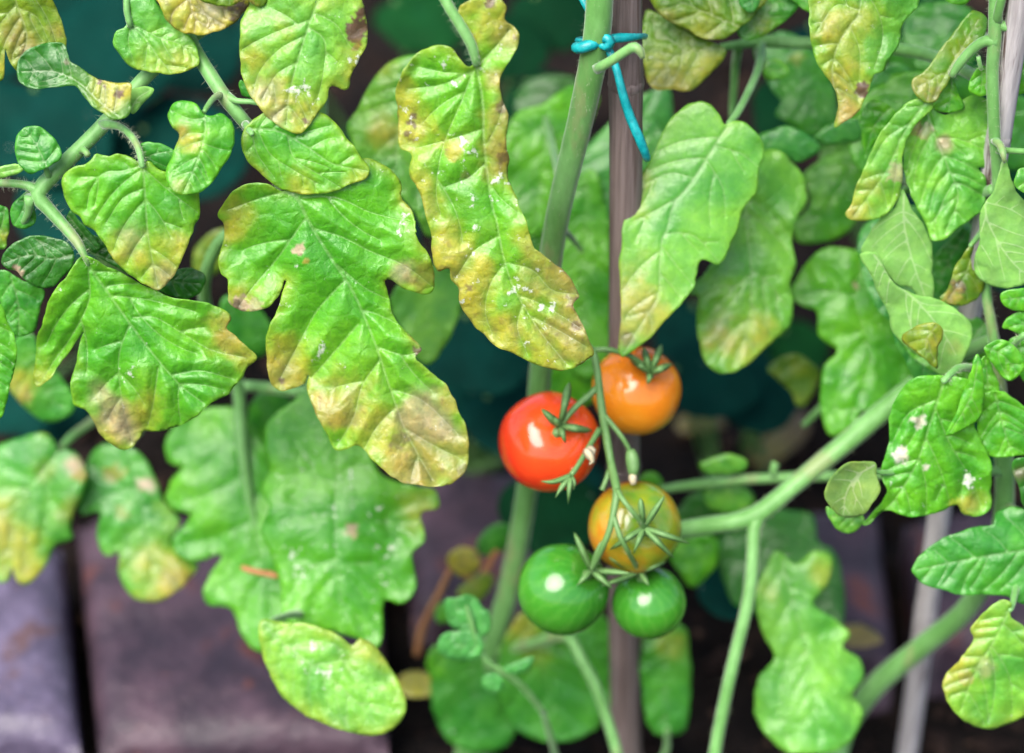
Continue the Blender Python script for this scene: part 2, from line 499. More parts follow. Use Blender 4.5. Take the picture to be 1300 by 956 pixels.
    fl = np.clip((vnoise(V2[:, 0], V2[:, 1], 6.5, seed + 40) - 0.80) * 9, 0, 1) * yel
    C = blend(fl * 0.35, 'b')
    C = blend(yel * np.clip(1.3 - edist / 2.6, 0, 1) * np.clip((vnoise(V2[:, 0], V2[:, 1], 22, seed + 41) - 0.35) * 3, 0, 1) * 0.35, 'b')
    vv = np.exp(-(vdist / (vs * 0.13)) ** 2) * yel
    C = blend(vv * 0.45, 'v')
    SP = np.full(len(V2), spk, float)
    for (x, y, r, am) in S:
        rr = np.hypot(V2[:, 0] - x, V2[:, 1] - y) / r
        SP = np.maximum(SP, am * np.clip(1.3 - rr, 0, 1))
    # orientation: upper side towards the camera unless the underside shows
    f = F[0]; a3 = np.cross(W[f[1]] - W[f[0]], W[f[2]] - W[f[0]])
    toward = np.dot(a3, CAM - W[f[0]]) > 0
    if toward == under:
        F = [tuple(reversed(q)) for q in F]
    me = mesh_from(name, W - O, F, [M_LEAF, M_UNDER] if not tone.startswith('dark') else [M_SHADE_LEAF, M_SHADE_LEAF])
    at = me.attributes.new('lc', 'FLOAT_COLOR', 'POINT')
    at.data.foreach_set('color', np.concatenate((C, np.ones((len(C), 1))), 1).astype(np.float32).ravel())
    at = me.attributes.new('vd', 'FLOAT', 'POINT'); at.data.foreach_set('value', vd.astype(np.float32))
    at = me.attributes.new('relief', 'FLOAT', 'POINT'); at.data.foreach_set('value', np.full(len(V2), min(1.2, 0.25 + 0.75 * abs(quilt)), np.float32))
    at = me.attributes.new('spk', 'FLOAT', 'POINT'); at.data.foreach_set('value', SP.astype(np.float32))
    ul = me.uv_layers.new(name='UVMap')
    li = np.zeros(len(me.loops), int); me.loops.foreach_get('vertex_index', li)
    uvs = (V2 * sc * 100.0 + seed * 3.1)[li]
    ul.data.foreach_set('uv', uvs.astype(np.float32).ravel())
    o = link_mesh(name, me, O, parent)
    md = o.modifiers.new('thickness', 'SOLIDIFY')
    md.thickness = 0.00022; md.offset = -1; md.material_offset = 1; md.material_offset_rim = 0
    if label: o['label'] = label
    return o

# ------------------------------------------------------------------ tubes
def tube_geo(path, rad, sides=10, step=0.004, rough=0.05, seed=0, flat=None):
    """path: world points, rad: radius at each point (metres)"""
    p = np.concatenate((np.array(path, float), np.array(rad, float)[:, None]), 1)
    n = len(p); out = []
    for i in range(n - 1):
        p0, p1, p2, p3 = p[max(i - 1, 0)], p[i], p[i + 1], p[min(i + 2, n - 1)]
        k = max(2, int(np.linalg.norm(p2[:3] - p1[:3]) / step))
        for j in range(k):
            t = j / k
            out.append(0.5 * ((2 * p1) + (-p0 + p2) * t + (2 * p0 - 5 * p1 + 4 * p2 - p3) * t * t + (-p0 + 3 * p1 - 3 * p2 + p3) * t ** 3))
    out.append(p[-1])
    out = np.array(out)
    V, F = [], []
    ref = np.array((0.31, 0.87, 0.38))
    m = len(out)
    prev = None
    rs = np.random.RandomState(seed)
    ph = rs.rand(sides) * 2 - 1
    for i in range(m):
        tn = out[min(i + 1, m - 1), :3] - out[max(i - 1, 0), :3]
        tn /= max(np.linalg.norm(tn), 1e-9)
        if prev is None:
            a = np.cross(tn, ref)
        else:
            a = prev - tn * np.dot(prev, tn)
        a /= np.linalg.norm(a); prev = a
        bb = np.cross(tn, a)
        r = max(out[i, 3], 1e-5)
        for k in range(sides):
            an = 2 * math.pi * k / sides
            rr = r * (1 + rough * ph[k] + rough * 0.6 * (rs.rand() - 0.5))
            fx, fy = (1, 1) if flat is None else flat
            V.append(out[i, :3] + rr * (math.cos(an) * a * fx + math.sin(an) * bb * fy))
    for i in range(m - 1):
        for k in range(sides):
            k2 = (k + 1) % sides
            F.append((i * sides + k, i * sides + k2, (i + 1) * sides + k2, (i + 1) * sides + k))
    c = len(V); V.append(out[0, :3]); V.append(out[-1, :3] + (out[-1, :3] - out[-2, :3]) * 0.3)
    for k in range(sides):
        F.append((c, (k + 1) % sides, k)); F.append((c + 1, (m - 1) * sides + k, (m - 1) * sides + (k + 1) % sides))
    return np.array(V), F

def px_path(pts):
    """(px, py, depth, radius in px) -> world path and radii"""
    W = [P(q[0], q[1], q[2]) for q in pts]
    R = [q[3] * q[2] / FPX for q in pts]
    return W, R

def tubes(name, paths, mat, parent, sides=10, rough=0.05, world=False, origin=None, flat=None, step=0.004):
    V, F = [], []
    for i, q in enumerate(paths):
        W, R = q if world else px_path(q)
        a, f = tube_geo(W, R, sides, step, rough, seed=i + len(name), flat=flat)
        base = sum(len(k) for k in V)
        V.append(a); F += [tuple(base + j for j in ff) for ff in f]
    V = np.concatenate(V)
    O = V[0].copy() if origin is None else np.array(origin)
    me = mesh_from(name, V - O, F, mat)
    return link_mesh(name, me, O, parent)

def hairs(parent, paths, per, length=0.0022):
    """fine bristles of a stem, far too many to count"""
    rs = np.random.RandomState(len(paths) * 13 + per)
    V, F = [], []
    for q in paths:
        W, R = px_path(q)
        W = np.array(W)
        for k in range(int(per * min(1.0, np.linalg.norm(np.diff(W, axis=0), axis=1).sum() / 0.06))):
            s = rs.rand() * (len(W) - 1); i = min(int(s), len(W) - 2); t = s - i
            c = W[i] * (1 - t) + W[i + 1] * t; r = R[i] * (1 - t) + R[i + 1] * t
            tn = W[i + 1] - W[i]; tn /= np.linalg.norm(tn)
            d = rs.randn(3); d -= tn * np.dot(d, tn); d /= np.linalg.norm(d)
            e = np.cross(tn, d)
            L = length * rs.uniform(0.4, 1.2)
            a = c + d * r * 0.96; b = c + d * (r + L) + tn * L * rs.uniform(-0.3, 0.5) + e * L * rs.uniform(-0.3, 0.3)
            wv = 0.00005
            i0 = len(V)
            V += [a - e * wv, a + e * wv, a + tn * wv * 1.6, b]
            F += [(i0, i0 + 1, i0 + 3), (i0 + 1, i0 + 2, i0 + 3), (i0 + 2, i0, i0 + 3)]
    O = np.array(world_loc(parent))
    o = link_mesh('stem_hairs', mesh_from('stem_hairs', np.array(V) - O, F, M_HAIR, False), O, parent)
    o['kind'] = 'stuff'
    return o

# ================================================================== THE SETTING
gs = 12
gv = [(-30, -10, 0), (30, -10, 0), (30, 60, 0), (-30, 60, 0)]
ground = link_mesh('ground', mesh_from('ground', [(x, y, -0.012) for x, y, z in gv], [(0, 1, 2, 3)], M_SOIL, False), (0, 0, 0))
tag(ground, kind='structure')
# the bed itself: uneven soil
xs = np.linspace(-0.75, 0.75, 151); ys = np.linspace(0.35, 2.35, 201)
SX, SY = np.meshgrid(xs, ys)
def soil_h(x, y):
    e = np.minimum.reduce([np.asarray(x) + 0.75, 0.75 - np.asarray(x), np.asarray(y) - 0.35, 2.35 - np.asarray(y)])
    h = 0.028 * (vnoise(x, y, 0.16, 1) - 0.45) + 0.018 * (vnoise(x, y, 0.05, 2) - 0.5) + 0.008 * (vnoise(x, y, 0.018, 3) - 0.5)
    return np.where(e < 0.05, -0.02 + (h + 0.02) * np.clip(e / 0.05, 0, 1), h)
SZ = soil_h(SX, SY)
idx = np.arange(SX.size).reshape(SX.shape)
sf = np.stack((idx[:-1, :-1], idx[:-1, 1:], idx[1:, 1:], idx[1:, :-1]), -1).reshape(-1, 4)
bed = link_mesh('soil_bed', mesh_from('soil_bed', np.stack((SX.ravel(), SY.ravel(), SZ.ravel()), 1), sf, M_SOIL), (0, 0, 0))
tag(bed, kind='structure')
# crumbs of soil and bark
rs = np.random.RandomState(11)
V, F = [], []
for k in range(5200):
    x = rs.uniform(-0.55, 0.55); y = rs.uniform(0.62, 2.0)
    s = 0.0025 + 0.007 * rs.rand() ** 3
    c = np.array((x, y, float(soil_h(x, y)) + s * 0.35))
    R = np.array(Matrix.Rotation(rs.rand() * 6.28, 3, 'Z') @ Matrix.Rotation(rs.rand() * 6.28, 3, 'X'))
    ax = np.array((s * rs.uniform(0.8, 2.2), s * rs.uniform(0.6, 1.1), s * rs.uniform(0.4, 0.9)))
    i0 = len(V)
    for q in ((1, 0, 0), (-1, 0, 0), (0, 1, 0), (0, -1, 0), (0, 0, 1), (0, 0, -1)):
        V.append(c + R @ (np.array(q) * ax * rs.uniform(0.7, 1.2)))
    for f in ((0, 2, 4), (2, 1, 4), (1, 3, 4), (3, 0, 4), (2, 0, 5), (1, 2, 5), (3, 1, 5), (0, 3, 5)):
        F.append(tuple(i0 + j for j in f))
cr = link_mesh('soil_crumbs', mesh_from('soil_crumbs', V, F, M_CRUMB, False), (0, 0, 0))
tag(cr, 'dark crumbs of soil and bark scattered over the bed', 'soil', kind='stuff')

# worn bricks edging the bed
edging = empty('brick_edging', G(600, 800, 0.0))
tag(edging, kind='structure')
def brick(corners, ztop, seed, mat=None):
    """corners: four photo points of the top face, (front-left, front-right, back-right, back-left)"""
    q = [G(x, y, ztop) for x, y in corners]
    nx, ny = 22, 26
    rs = np.random.RandomState(seed)
    def surf(u, w_):
        return (1 - w_) * ((1 - u) * q[0] + u * q[1]) + w_ * ((1 - u) * q[3] + u * q[2])
    r = 0.014
    V, F = [], []
    top = {}
    H = ztop + 0.03
    Lx = np.linalg.norm(q[1] - q[0]); Ly = np.linalg.norm(q[3] - q[0])
    for j in range(ny + 1):
        for i in range(nx + 1):
            u, w_ = i / nx, j / ny
            # crowd the samples towards the edges
            u2 = 0.5 - 0.5 * math.cos(math.pi * u); w2 = 0.5 - 0.5 * math.cos(math.pi * w_)
            p = surf(u2, w2).copy()
            ex = min(u2, 1 - u2) * Lx; ey = min(w2, 1 - w2) * Ly
            dx = max(0, r - ex); dy = max(0, r - ey)
            dd = min(1, math.hypot(dx, dy) / r)
            p[2] -= r * (1 - math.sqrt(max(0, 1 - dd * dd)))
            p[2] += 0.006 * (vnoise(p[0], p[1], 0.03, seed) - 0.5) + 0.002 * (vnoise(p[0], p[1], 0.008, seed + 1) - 0.5)
            top[i, j] = len(V); V.append(p)
    for j in range(ny):
        for i in range(nx):
            F.append((top[i, j], top[i + 1, j], top[i + 1, j + 1], top[i, j + 1]))
    ring = [top[i, 0] for i in range(nx + 1)] + [top[nx, j] for j in range(1, ny + 1)] + [top[i, ny] for i in range(nx - 1, -1, -1)] + [top[0, j] for j in range(ny - 1, 0, -1)]
    low = []
    for a in ring:
        low.append(len(V)); V.append(np.array((V[a][0], V[a][1], -0.03)))
    n = len(ring)
    for k in range(n):
        F.append((ring[k], low[k], low[(k + 1) % n], ring[(k + 1) % n]))
    O = q[0] * 0.5 + q[2] * 0.5
    return link_mesh('brick', mesh_from('brick', np.array(V) - O, F, mat or M_BRICK2), O, edging)
brick([(-300, 925), (98, 925), (74, 672), (-290, 672)], 0.052, 1, M_BRICK)
brick([(122, 930), (492, 926), (480, 645), (94, 642)], 0.045, 2)
brick([(522, 772), (700, 768), (684, 588), (512, 590)], 0.036, 3)
brick([(1034, 818), (1140, 815), (1116, 632), (1004, 636)], 0.040, 4)
brick([(1172, 800), (1440, 805), (1400, 640), (1152, 640)], 0.042, 5)

# ================================================================== CANES AND TWINE
def cane(name, base, top, r0, r1, nodes, mat, label):
    base = np.array(base); top = np.array(top)
    e = empty(name, base)
    tag(e, label, 'garden cane', 'canes holding up the tomato plants')
    ts = [0.0]; rr = [1.0]
    pth = []; rad = []
    steps = 60
    for i in range(steps + 1):
        t = i / steps
        r = r0 + (r1 - r0) * t
        for nd in nodes:
            r *= 1 + 0.05 * math.exp(-((t - nd) / 0.012) ** 2)
        wob = np.array((0.0012 * math.sin(t * 9 + base[0] * 40), 0.0010 * math.sin(t * 7 + 2), 0))
        pth.append(base + (top - base) * t + wob); rad.append(r)
    tubes('culm', [(pth, rad)], mat, e, sides=20, rough=0.025, world=True, origin=base)
    for nd in nodes:
        c = base + (top - base) * nd + np.array((0.0012 * math.sin(nd * 9 + base[0] * 40), 0.0010 * math.sin(nd * 7 + 2), 0))
        ax = (top - base) / np.linalg.norm(top - base)
        r = (r0 + (r1 - r0) * nd) * 1.05
        tubes('node_ring', [([c - ax * 0.0022, c - ax * 0.0007, c + ax * 0.0007, c + ax * 0.0022], [r * 0.98, r * 1.035, r * 1.03, r * 0.98])], mat, e, sides=20, rough=0.02, world=True, step=0.0005)
    return e
DC = 0.815
ct = P(789, -160, dv(-160, DC)); cb = P(796, 930, dv(930, DC))
dirn = cb - ct; ct = ct - dirn * 0.45; cb = ct + dirn * ((ct[2] + 0.06) / -dirn[2])
clen = np.linalg.norm(cb - ct)
def frac_at(py):       # fraction up the centre cane that shows at photo row py
    best = min(range(1000), key=lambda i: abs(py - (CY - FPX * np.dot(cb + (ct - cb) * i / 1000 - CAM, UPV) / np.dot(cb + (ct - cb) * i / 1000 - CAM, FWD))))
    return best / 1000
cane('bamboo_cane', cb, ct, 0.0072, 0.0062, [frac_at(105), frac_at(590), 0.12], M_CANE, 'brown weathered cane tied with turquoise twine in the middle')
D2 = 0.80
ct2 = P(1312, -130, dv(-130, D2)); cb2 = P(1158, 900, dv(900, D2 + 0.04))
dirn = cb2 - ct2; ct2 = ct2 - dirn * 0.5; cb2 = ct2 + dirn * ((ct2[2] + 0.06) / -dirn[2])
cane('bamboo_cane', cb2, ct2, 0.0053, 0.0042, [0.22, 0.38, 0.57, 0.68, 0.88], M_CANE2, 'pale grey leaning cane with peeling brown skin near right edge')

dt = dv(60, DC) - 0.020
tw = empty('garden_twine', P(768, 55, dt))
tag(tw, 'turquoise plastic twine knotted round the green stem and cane', 'twine')
FL = (1.0, 0.5)
tubes('hanging_end', [[(768, 53, dt, 5), (776, 70, dt, 5.4), (784, 92, dt, 5.2), (791, 120, dt + .002, 5.6), (800, 148, dt + .006, 6.2), (811, 174, dt + .008, 6.2), (819, 194, dt + .012, 5.4), (822, 202, dt + .016, 4.5)]], M_TWINE, tw, 8, 0.10, step=0.002)
tubes('upper_end', [[(768, 52, dt, 5.2), (757, 32, dt, 5.4), (748, 14, dt, 5.2), (738, -4, dt, 5.0), (728, -28, dt + .004, 5)]], M_TWINE, tw, 8, 0.10, step=0.002)
tubes('bow_loop', [[(766, 53, dt - .001, 4.5), (752, 56, dt - .004, 7), (738, 60, dt - .003, 7.5), (730, 61, dt, 5.5), (731, 57, dt + .004, 4), (745, 60, dt + .004, 5), (764, 55, dt + .002, 4)]], M_TWINE, tw, 8, 0.12, step=0.0015)
tubes('wrap', [[(768, 50, dt, 5.5), (784, 48, dt + .001, 6.5), (800, 47, dt + .004, 5.5), (814, 46, dt + .012, 4), (818, 46, dt + .03, 4), (800, 46, dt + .044, 4), (770, 48, dt + .046, 4), (740, 50, dt + .03, 4), (734, 52, dt + .012, 4), (748, 52, dt + .002, 4), (766, 51, dt - .001, 5)]], M_TWINE, tw, 8, 0.1, step=0.002)
tubes('knot', [[(762, 46, dt - .003, 4), (769, 48, dt - .005, 6.4), (774, 53, dt - .005, 6.8), (769, 60, dt - .004, 6), (762, 56, dt - .003, 5)]], M_TWINE, tw, 8, 0.14, step=0.001)

# ================================================================== LEFT PLANT
DA = 0.87
A = empty('tomato_plant', (P(400, 956, dv(956, DA))[0], DA + 0.02, 0.0))
tag(A, 'tomato plant on the left with sharp yellowing mottled leaves above the bricks', 'tomato plant', 'tomato plants')
def groundpt(px, D): return P(px, 1040, dv(1040, D))
tubes('main_stem', [[(400, y, dv(y, DA), max(8, 15 + y / 300)) for y in (-2000, -1400, -900, -500, -260, -100, 60, 220, 380, 540, 700, 860, 1000, 1110)]], M_STEM, A, 12)

# -- upper left leaf
a1p = [[(398, -60, .945, 9), (320, 0, .91, 9), (245, 45, .905, 9), (190, 92, .90, 9.5), (160, 126, .90, 9.5), (133, 156, .90, 9.8), (104, 186, .90, 10), (70, 219, .90, 10.5), (48, 246, .90, 10.5), (62, 266, .90, 8.5), (82, 288, .899, 7.5), (97, 306, .896, 6.5), (106, 322, .894, 4.8), (112, 336, .896, 2.5)],
       [(50, 243, .90, 9), (36, 236, .90, 6), (16, 233, .90, 5.5), (-20, 232, .90, 5.2), (-70, 230, .90, 5)],
       [(130, 158, .899, 7), (150, 160, .892, 5), (162, 168, .886, 4.6), (172, 180, .882, 4.4), (178, 196, .879, 4.2), (181, 212, .878, 3.8)],
       [(96, 192, .90, 6), (106, 190, .897, 4.5), (112, 197, .895, 4)],
       [(64, 226, .90, 6), (60, 219, .895, 4), (58, 212, .893, 3)],
       [(38, 250, .90, 8), (36, 270, .905, 5), (28, 284, .91, 4)]]
a1 = tubes('leaf', a1p, M_STEM, A)
hairs(a1, a1p[:3], 420)
leaf(a1, v(1, '70,292 75,240 130,190 210,170 262,182 278,215 282,243 330,280 400,318 470,338 524,340 529,372 531,418 528,452 495,478 440,476 385,444 330,385 300,348 220,352 140,363 90,340'),
     v(1, '480,472 400,410 320,335 220,290 85,290'), .878, 'deep', label='dark green curled leaflet with yellow edge and brown spots', ky=-.1, fold=-.35, wave=1.3,
     Y=[(137, 110, 30, .95, 'y'), (155, 118, 22, .9, 'y'), (150, 120, 5.5, 1, 'b'), (133, 111, 3.2, 1, 'b'), (126, 104, 3.4, 1, 'b'), (84, 80, 4, .6, 'b')], quilt=.6)
leaf(a1, v(1, '518,372 555,356 622,361 585,410 535,462 522,420'), v(1, '532,440 555,400 610,364'), .886, 'pale', label='pale tip of the curled dark leaflet', quilt=.3, under=True)
leaf(a1, v(1, '572,664 530,635 480,620 440,632 425,628 392,618 368,640 345,660 280,682 250,730 255,790 280,840 320,880 342,915') + v(6, '352,40 390,85 430,142 490,203 550,246 600,262 640,230 680,170 710,100 735,30') + v(1, '808,850 811,780 790,740 720,700 650,685 600,655'),
     v(1, '576,640 585,760 592,870 600,960') + v(6, '600,250'), .879, 'bright', [v(1, '578,668 500,690 420,700 366,770 350,850'), v(1, '580,680 670,760 760,830 800,860'), v(1, '585,760 500,800 430,900'), v(1, '588,800 650,880 690,960')],
     label='broad leaflet with pale yellow tip below the brown-spotted curl', Y=[(205, 345, 42, .85), (150, 315, 28, .6), (205, 350, 22, .5, 'p'), (165, 300, 22, .35, 'p'), (232, 320, 26, .55)], m=.35, mw=9, fold=.12)
leaf(a1, v(1, '563,596 600,575 660,585 702,612 715,650 700,690 650,692 600,655'), v(1, '575,650 620,625 700,610'), .884, 'mid', quilt=.5)
leaf(a1, v(1, '55,600 65,550 95,515 150,515 200,545 235,590 243,640 205,675 150,690 115,702 75,670'), v(1, '190,680 160,610 130,560 100,525'), .89, 'mid', label='small round green leaflet on the left stem', ky=.1)
leaf(a1, v(1, '-30,700 0,674 40,664 90,670 96,685 60,710 0,720'), v(1, '94,680 40,690 -25,705'), .892, 'pale', quilt=.4)
leaf(a1, v(1, '40,850 75,800 112,780 135,830 142,895 100,925 55,912'), v(1, '110,785 90,850 60,908'), .905, 'mid')
leaf(a1, v(1, '-40,850 0,825 30,840 40,900 35,960 20,1010 -40,1000'), v(1, '20,830 10,900 -20,990'), .912, 'mid', Y=[(2, 300, 14, .6)])
leaf(a1, v(6, '312,140 245,218 188,300 152,420 130,520 125,622 150,632 200,582 250,512 292,452 322,416 303,470 285,560 268,640 280,700 318,718 350,760 390,820 440,862 490,862 530,822 546,800 610,800 680,780 740,750 775,710 800,692 860,660 910,610 940,552 972,520 950,490 900,440 858,408 876,370 850,340 800,315 720,300 640,290 560,250 480,210 400,170'),
     v(6, '318,148 400,260 500,400 600,530 690,630 772,692'), .896, 'bright',
     [v(6, '335,190 338,300 270,440 200,540 150,620'), v(6, '492,392 452,510 462,680 500,840'), v(6, '505,368 580,366 680,420 800,490 930,520'), v(6, '600,560 580,700 560,780'), v(6, '420,285 560,300 740,345'), v(6, '650,585 760,570 880,600')],
     label='large left leaflet with pinkish bleached lower lobe', fold=.25, wave=1.3, quilt=1.5,
     Y=[(150, 545, 42, .95), (140, 525, 30, .6, 'p'), (160, 548, 20, .65, 'p'), (125, 500, 20, .3, 'p'), (298, 425, 34, .85, 'o'), (310, 450, 24, .8), (190, 520, 26, .6), (55, 478, 26, .8), (190, 500, 14, .4), (270, 410, 20, .5, 'o')], m=.25, mw=8, spk=.12, S=[(165, 470, 20, .6)])
leaf(a1, v(6, '272,118 250,85 180,60 100,65 40,100 5,160 30,188 62,195 100,230 150,258 200,255 240,215 275,180'), v(6, '272,130 200,145 120,130 15,160'), .905, 'deep', label='dark oval leaflet with a tan hole at the left edge', Y=[(22, 347, 7, 1, 'p'), (18, 340, 4, .8, 'b')])
leaf(a1, v(6, '300,95 330,60 420,90 500,150 640,180 740,180 778,215 770,262 720,296 660,296 560,235 400,155'), v(6, '310,110 480,170 620,225 760,240'), .915, 'deep', Y=[])
leaf(a1, v(1, '270,880 285,850 330,900 380,956 400,1010 340,1000 300,960'), v(1, '275,870 330,940 390,1005'), .905, 'deep')
leaf(a1, v(6, '-40,240 0,190 100,235 165,265 150,330 130,420 60,440 0,310'), v(6, '40,210 70,320 70,430'), .918, 'mid', label='bluish green leaflet under the dark oval one')
leaf(a1, v(6, '-70,340 0,312 30,370 55,450 62,520 40,620 0,752 -70,720'), v(6, '-40,330 -10,480 -20,700'), .90, 'bright', label='leaflet cut by the left edge of the frame', spk=.2)  # the specks stand for glints, painted into the leaf colour

# -- leaf that carries the large central leaflet
a2p = [[(398, -90, .94, 9), (330, -70, .905, 9), (262, -40, .90, 9), (238, 10, .898, 9), (240, 45, .896, 9), (252, 71, .895, 9.2), (270, 100, .893, 9.4), (290, 130, .892, 9.2), (313, 158, .894, 8.6), (324, 176, .903, 7), (340, 212, .908, 5.5), (357, 243, .897, 4.5)],
       [(288, 122, .892, 7), (300, 128, .889, 4), (318, 129, .888, 3.6), (332, 132, .887, 3.2)],
       [(282, 120, .892, 6), (272, 124, .885, 4), (264, 134, .878, 3.5), (259, 142, .875, 3)],
       [(312, 158, .891, 6), (316, 165, .884, 4), (320, 170, .879, 3)]]
a2 = tubes('leaf', a2p, M_STEM, A)
hairs(a2, a2p[:1], 300)
leaf(a2, v(1, '515,-10 522,60 505,105 470,125 457,170 480,220 530,265 600,290 690,300 760,290 805,265 808,235 790,180 750,125 700,70 640,20 620,-30 560,-40'),
     v(1, '525,95 590,160 640,230 690,292'), .886, 'light', [v(1, '540,100 640,150 730,180 800,240'), v(1, '530,100 520,170 540,250')], label='pale green rounded leaflet near the top left', Y=[(235, 82, 26, .6), (190, 90, 30, .35)], ky=.2)
tubes_l3 = tubes('petiolule', [[(166, 34, .886, 4), (161, 14, .884, 4.2), (163, -10, .884, 4.5), (180, -40, .888, 5), (240, -50, .898, 5)]], M_STEM, a2)
leaf(a2, v(1, '600,-60 640,20 670,80 720,120 800,138 880,125 940,95 975,62 1005,20 1000,-40 800,-90'), v(1, '800,-80 770,10 790,70 850,120'), .877, 'yellow', [v(1, '790,-40 880,20 960,60'), v(1, '780,-20 700,50 690,95')],
     label='pale yellow leaflet with burnt brown corner at the top', Y=[(305, 14, 13, 1, 'b'), (297, 22, 6, .8, 'b'), (220, 20, 26, .4, 'l'), (270, 10, 26, .5, 'w')], ky=.2)
leaf(a2, v(1, '780,-60 790,-14 860,16 940,24 985,5 1040,28 1075,10 1065,-60'), v(1, '920,-58 925,-20 930,15'), .870, 'olive', Y=[(312, 2, 12, .6, 'o')])
leaf(a2, v(1, '675,465 695,420 750,405 800,425 825,455 850,465 890,458 935,490 953,545 935,615 895,690 850,750 780,788 715,782 682,750 674,700 695,640 712,595 722,545 690,505'), v(1, '828,455 828,550 790,670 745,772'), .873, 'bright',
     [v(1, '828,480 770,480 700,450'), v(1, '826,540 760,540 735,560'), v(1, '820,580 880,600 930,610')], label='kidney-shaped curled leaflet with an orange-yellow stain', Y=[(233, 165, 14, .9, 'o'), (242, 180, 16, .8), (228, 235, 14, .4, 'o')], fold=.5, ky=.1)
leaf(a2, v(2, '120,565 140,505 190,462 280,440 420,446 470,480 540,550 600,630 635,682 625,718 560,750 480,780 380,793 300,772 220,730 160,680 125,620'), v(2, '150,520 260,530 390,600 480,660 628,692'), .8835, 'bright',
     [v(2, '180,520 230,620 330,690 440,750'), v(2, '160,540 180,620 250,720'), v(2, '390,600 470,560 520,560'), v(2, '300,545 330,640 420,700 520,760')],
     label='glossy oval leaflet lying over the large central one', fold=.25, kx=.1, ky=.15, m=.5, mw=12, Y=[(380, 235, 26, .5), (455, 222, 18, .5), (330, 220, 16, .4, 'o')], quilt=.8)
leaf(a2, v(2, '270,768 230,745 170,735 100,760 50,820 22,870 40,905 45,950') + v(7, '78,150 90,195 108,210 115,290 160,325 220,322 262,300 292,258 315,214 300,290 265,370 248,440 255,520 266,590 300,610 350,600 384,576 398,552 395,600 420,680 460,750 495,818 540,816 577,805 640,870 700,920 780,945 860,950 920,935 955,900 970,840 965,760 940,690 910,620 870,570 800,512 782,488 802,462 790,440 740,390 702,345 690,290 672,215 690,213 730,240 790,265 835,263 850,245 848,190 830,130 790,70 776,0') + v(2, '820,940 800,850 762,792 768,760 750,710 690,670 620,645 450,700 340,765'),
     v(2, '285,772 335,795') + v(7, '400,5 470,120 560,260 640,450 690,600 750,760 840,925'), .893, 'bright',
     [v(7, '385,-5 290,130 190,250 150,305'), v(7, '425,30 520,60 620,110 740,160 840,235'), v(7, '525,215 430,320 385,400 300,560'), v(7, '490,150 600,240 680,280'), v(7, '575,370 480,480 410,560'), v(7, '640,450 740,480 790,470'), v(7, '650,500 590,590 560,700 510,790'), v(7, '690,600 800,640 930,760'), v(7, '715,660 640,740 600,810'), v(7, '740,740 840,800 940,850'), v(2, '300,775 200,800 60,850'), v(2, '360,800 500,800 640,860 800,900')],
     label='large central lobed leaflet, green above with brown-yellow tip', ky=.32, fold=.20, wave=1.25, quilt=1.35,
     Y=[(555, 575, 75, .92, 'o'), (480, 545, 55, .85), (440, 505, 40, .85, 'o'), (530, 520, 40, .5, 'p'), (565, 540, 22, .5, 'p'), (520, 600, 40, .8, 'o'), (420, 520, 30, .6, 'o'), (365, 465, 38, .85), (355, 475, 28, .6, 'o'), (300, 265, 24, .8), (290, 290, 18, .7), (310, 380, 24, .8), (305, 388, 11, .9, 'p'), (325, 390, 10, .6, 'p'), (300, 386, 6, .8, 'b'),
        (380, 318, 8, .95, 'p'), (388, 332, 4, .8, 'o'), (535, 355, 24, .9, 'o'), (510, 345, 18, .6, 'p'), (530, 425, 14, .9, 'o'), (530, 446, 6, .9, 'b'), (525, 255, 16, .8, 'o'), (358, 483, 4, .9, 'b'), (575, 510, 22, .7, 'o'), (505, 560, 10, .5, 'b'), (590, 600, 10, .4, 'b')],
     m=.55, mw=10, spk=.10, S=[(405, 445, 16, .9), (510, 290, 14, .8), (380, 430, 10, .6), (515, 275, 12, .8), (560, 545, 16, .45), (470, 300, 12, .5)])
leaf(a2, v(2, '103,345 115,320 140,345 168,395 120,390'), v(2, '165,390 110,330'), .90, 'mid', quilt=.3)

# -- top leaflet of the third leaf
a3 = tubes('leaf', [[(400, -150, .925, 10), (408, -90, .90, 8), (405, -40, .885, 6), (400, 2, .873, 4.5)]], M_STEM, A)
leaf(a3, v(2, '170,-10 125,60 105,150 115,250 130,340 165,410 215,470 280,520 350,540 385,520 420,460 470,390 477,355 485,349 520,363 545,360 565,300 600,230 622,180 622,90 610,0 600,-60 500,-40 450,-20 434,6 420,-20 330,-40 240,-40'),
     v(2, '425,5 405,60 380,130 340,260 310,380 298,505'), .872, 'light', [v(2, '395,80 280,120 170,170 120,200'), v(2, '380,140 270,200 190,290 160,390'), v(2, '345,250 260,300 200,400'), v(2, '390,110 450,160 450,280 420,420'), v(2, '410,50 500,100 560,190 600,210'), v(2, '320,340 370,380 400,450')],
     label='broad yellowing leaflet with a brown scorched patch at its edge', ky=.25, fold=.22,
     Y=[(325, 120, 40, .85), (345, 140, 32, .75), (320, 70, 26, .7), (335, 115, 22, .55, 'p'), (385, 150, 30, .7), (350, 150, 24, .5, 'p'), (455, 35, 13, 1, 'b'), (460, 18, 8, 1, 'b'), (452, 50, 9, 1, 'b'), (451, 60, 5, .9, 'o'), (455, 75, 26, .6), (389, 154, 4, .9, 'b'), (360, 30, 20, .35, 'y')],
     m=.6, mw=16, spk=.08, S=[(382, 118, 26, .95), (370, 130, 18, .8), (350, 110, 10, .5), (450, 72, 16, .6)])
leaf(a3, v(0, '440,160 455,135 475,100 498,78 522,68 565,95 575,200 560,290 545,302 525,268 500,242 470,212 450,192'), v(0, '540,80 510,150 500,230'), .985, 'light', label='blurred leaflet between the sharp leaves', Y=[(482, 165, 22, .8), (500, 172, 14, .6, 'o'), (490, 90, 24, .5)], ky=.1)
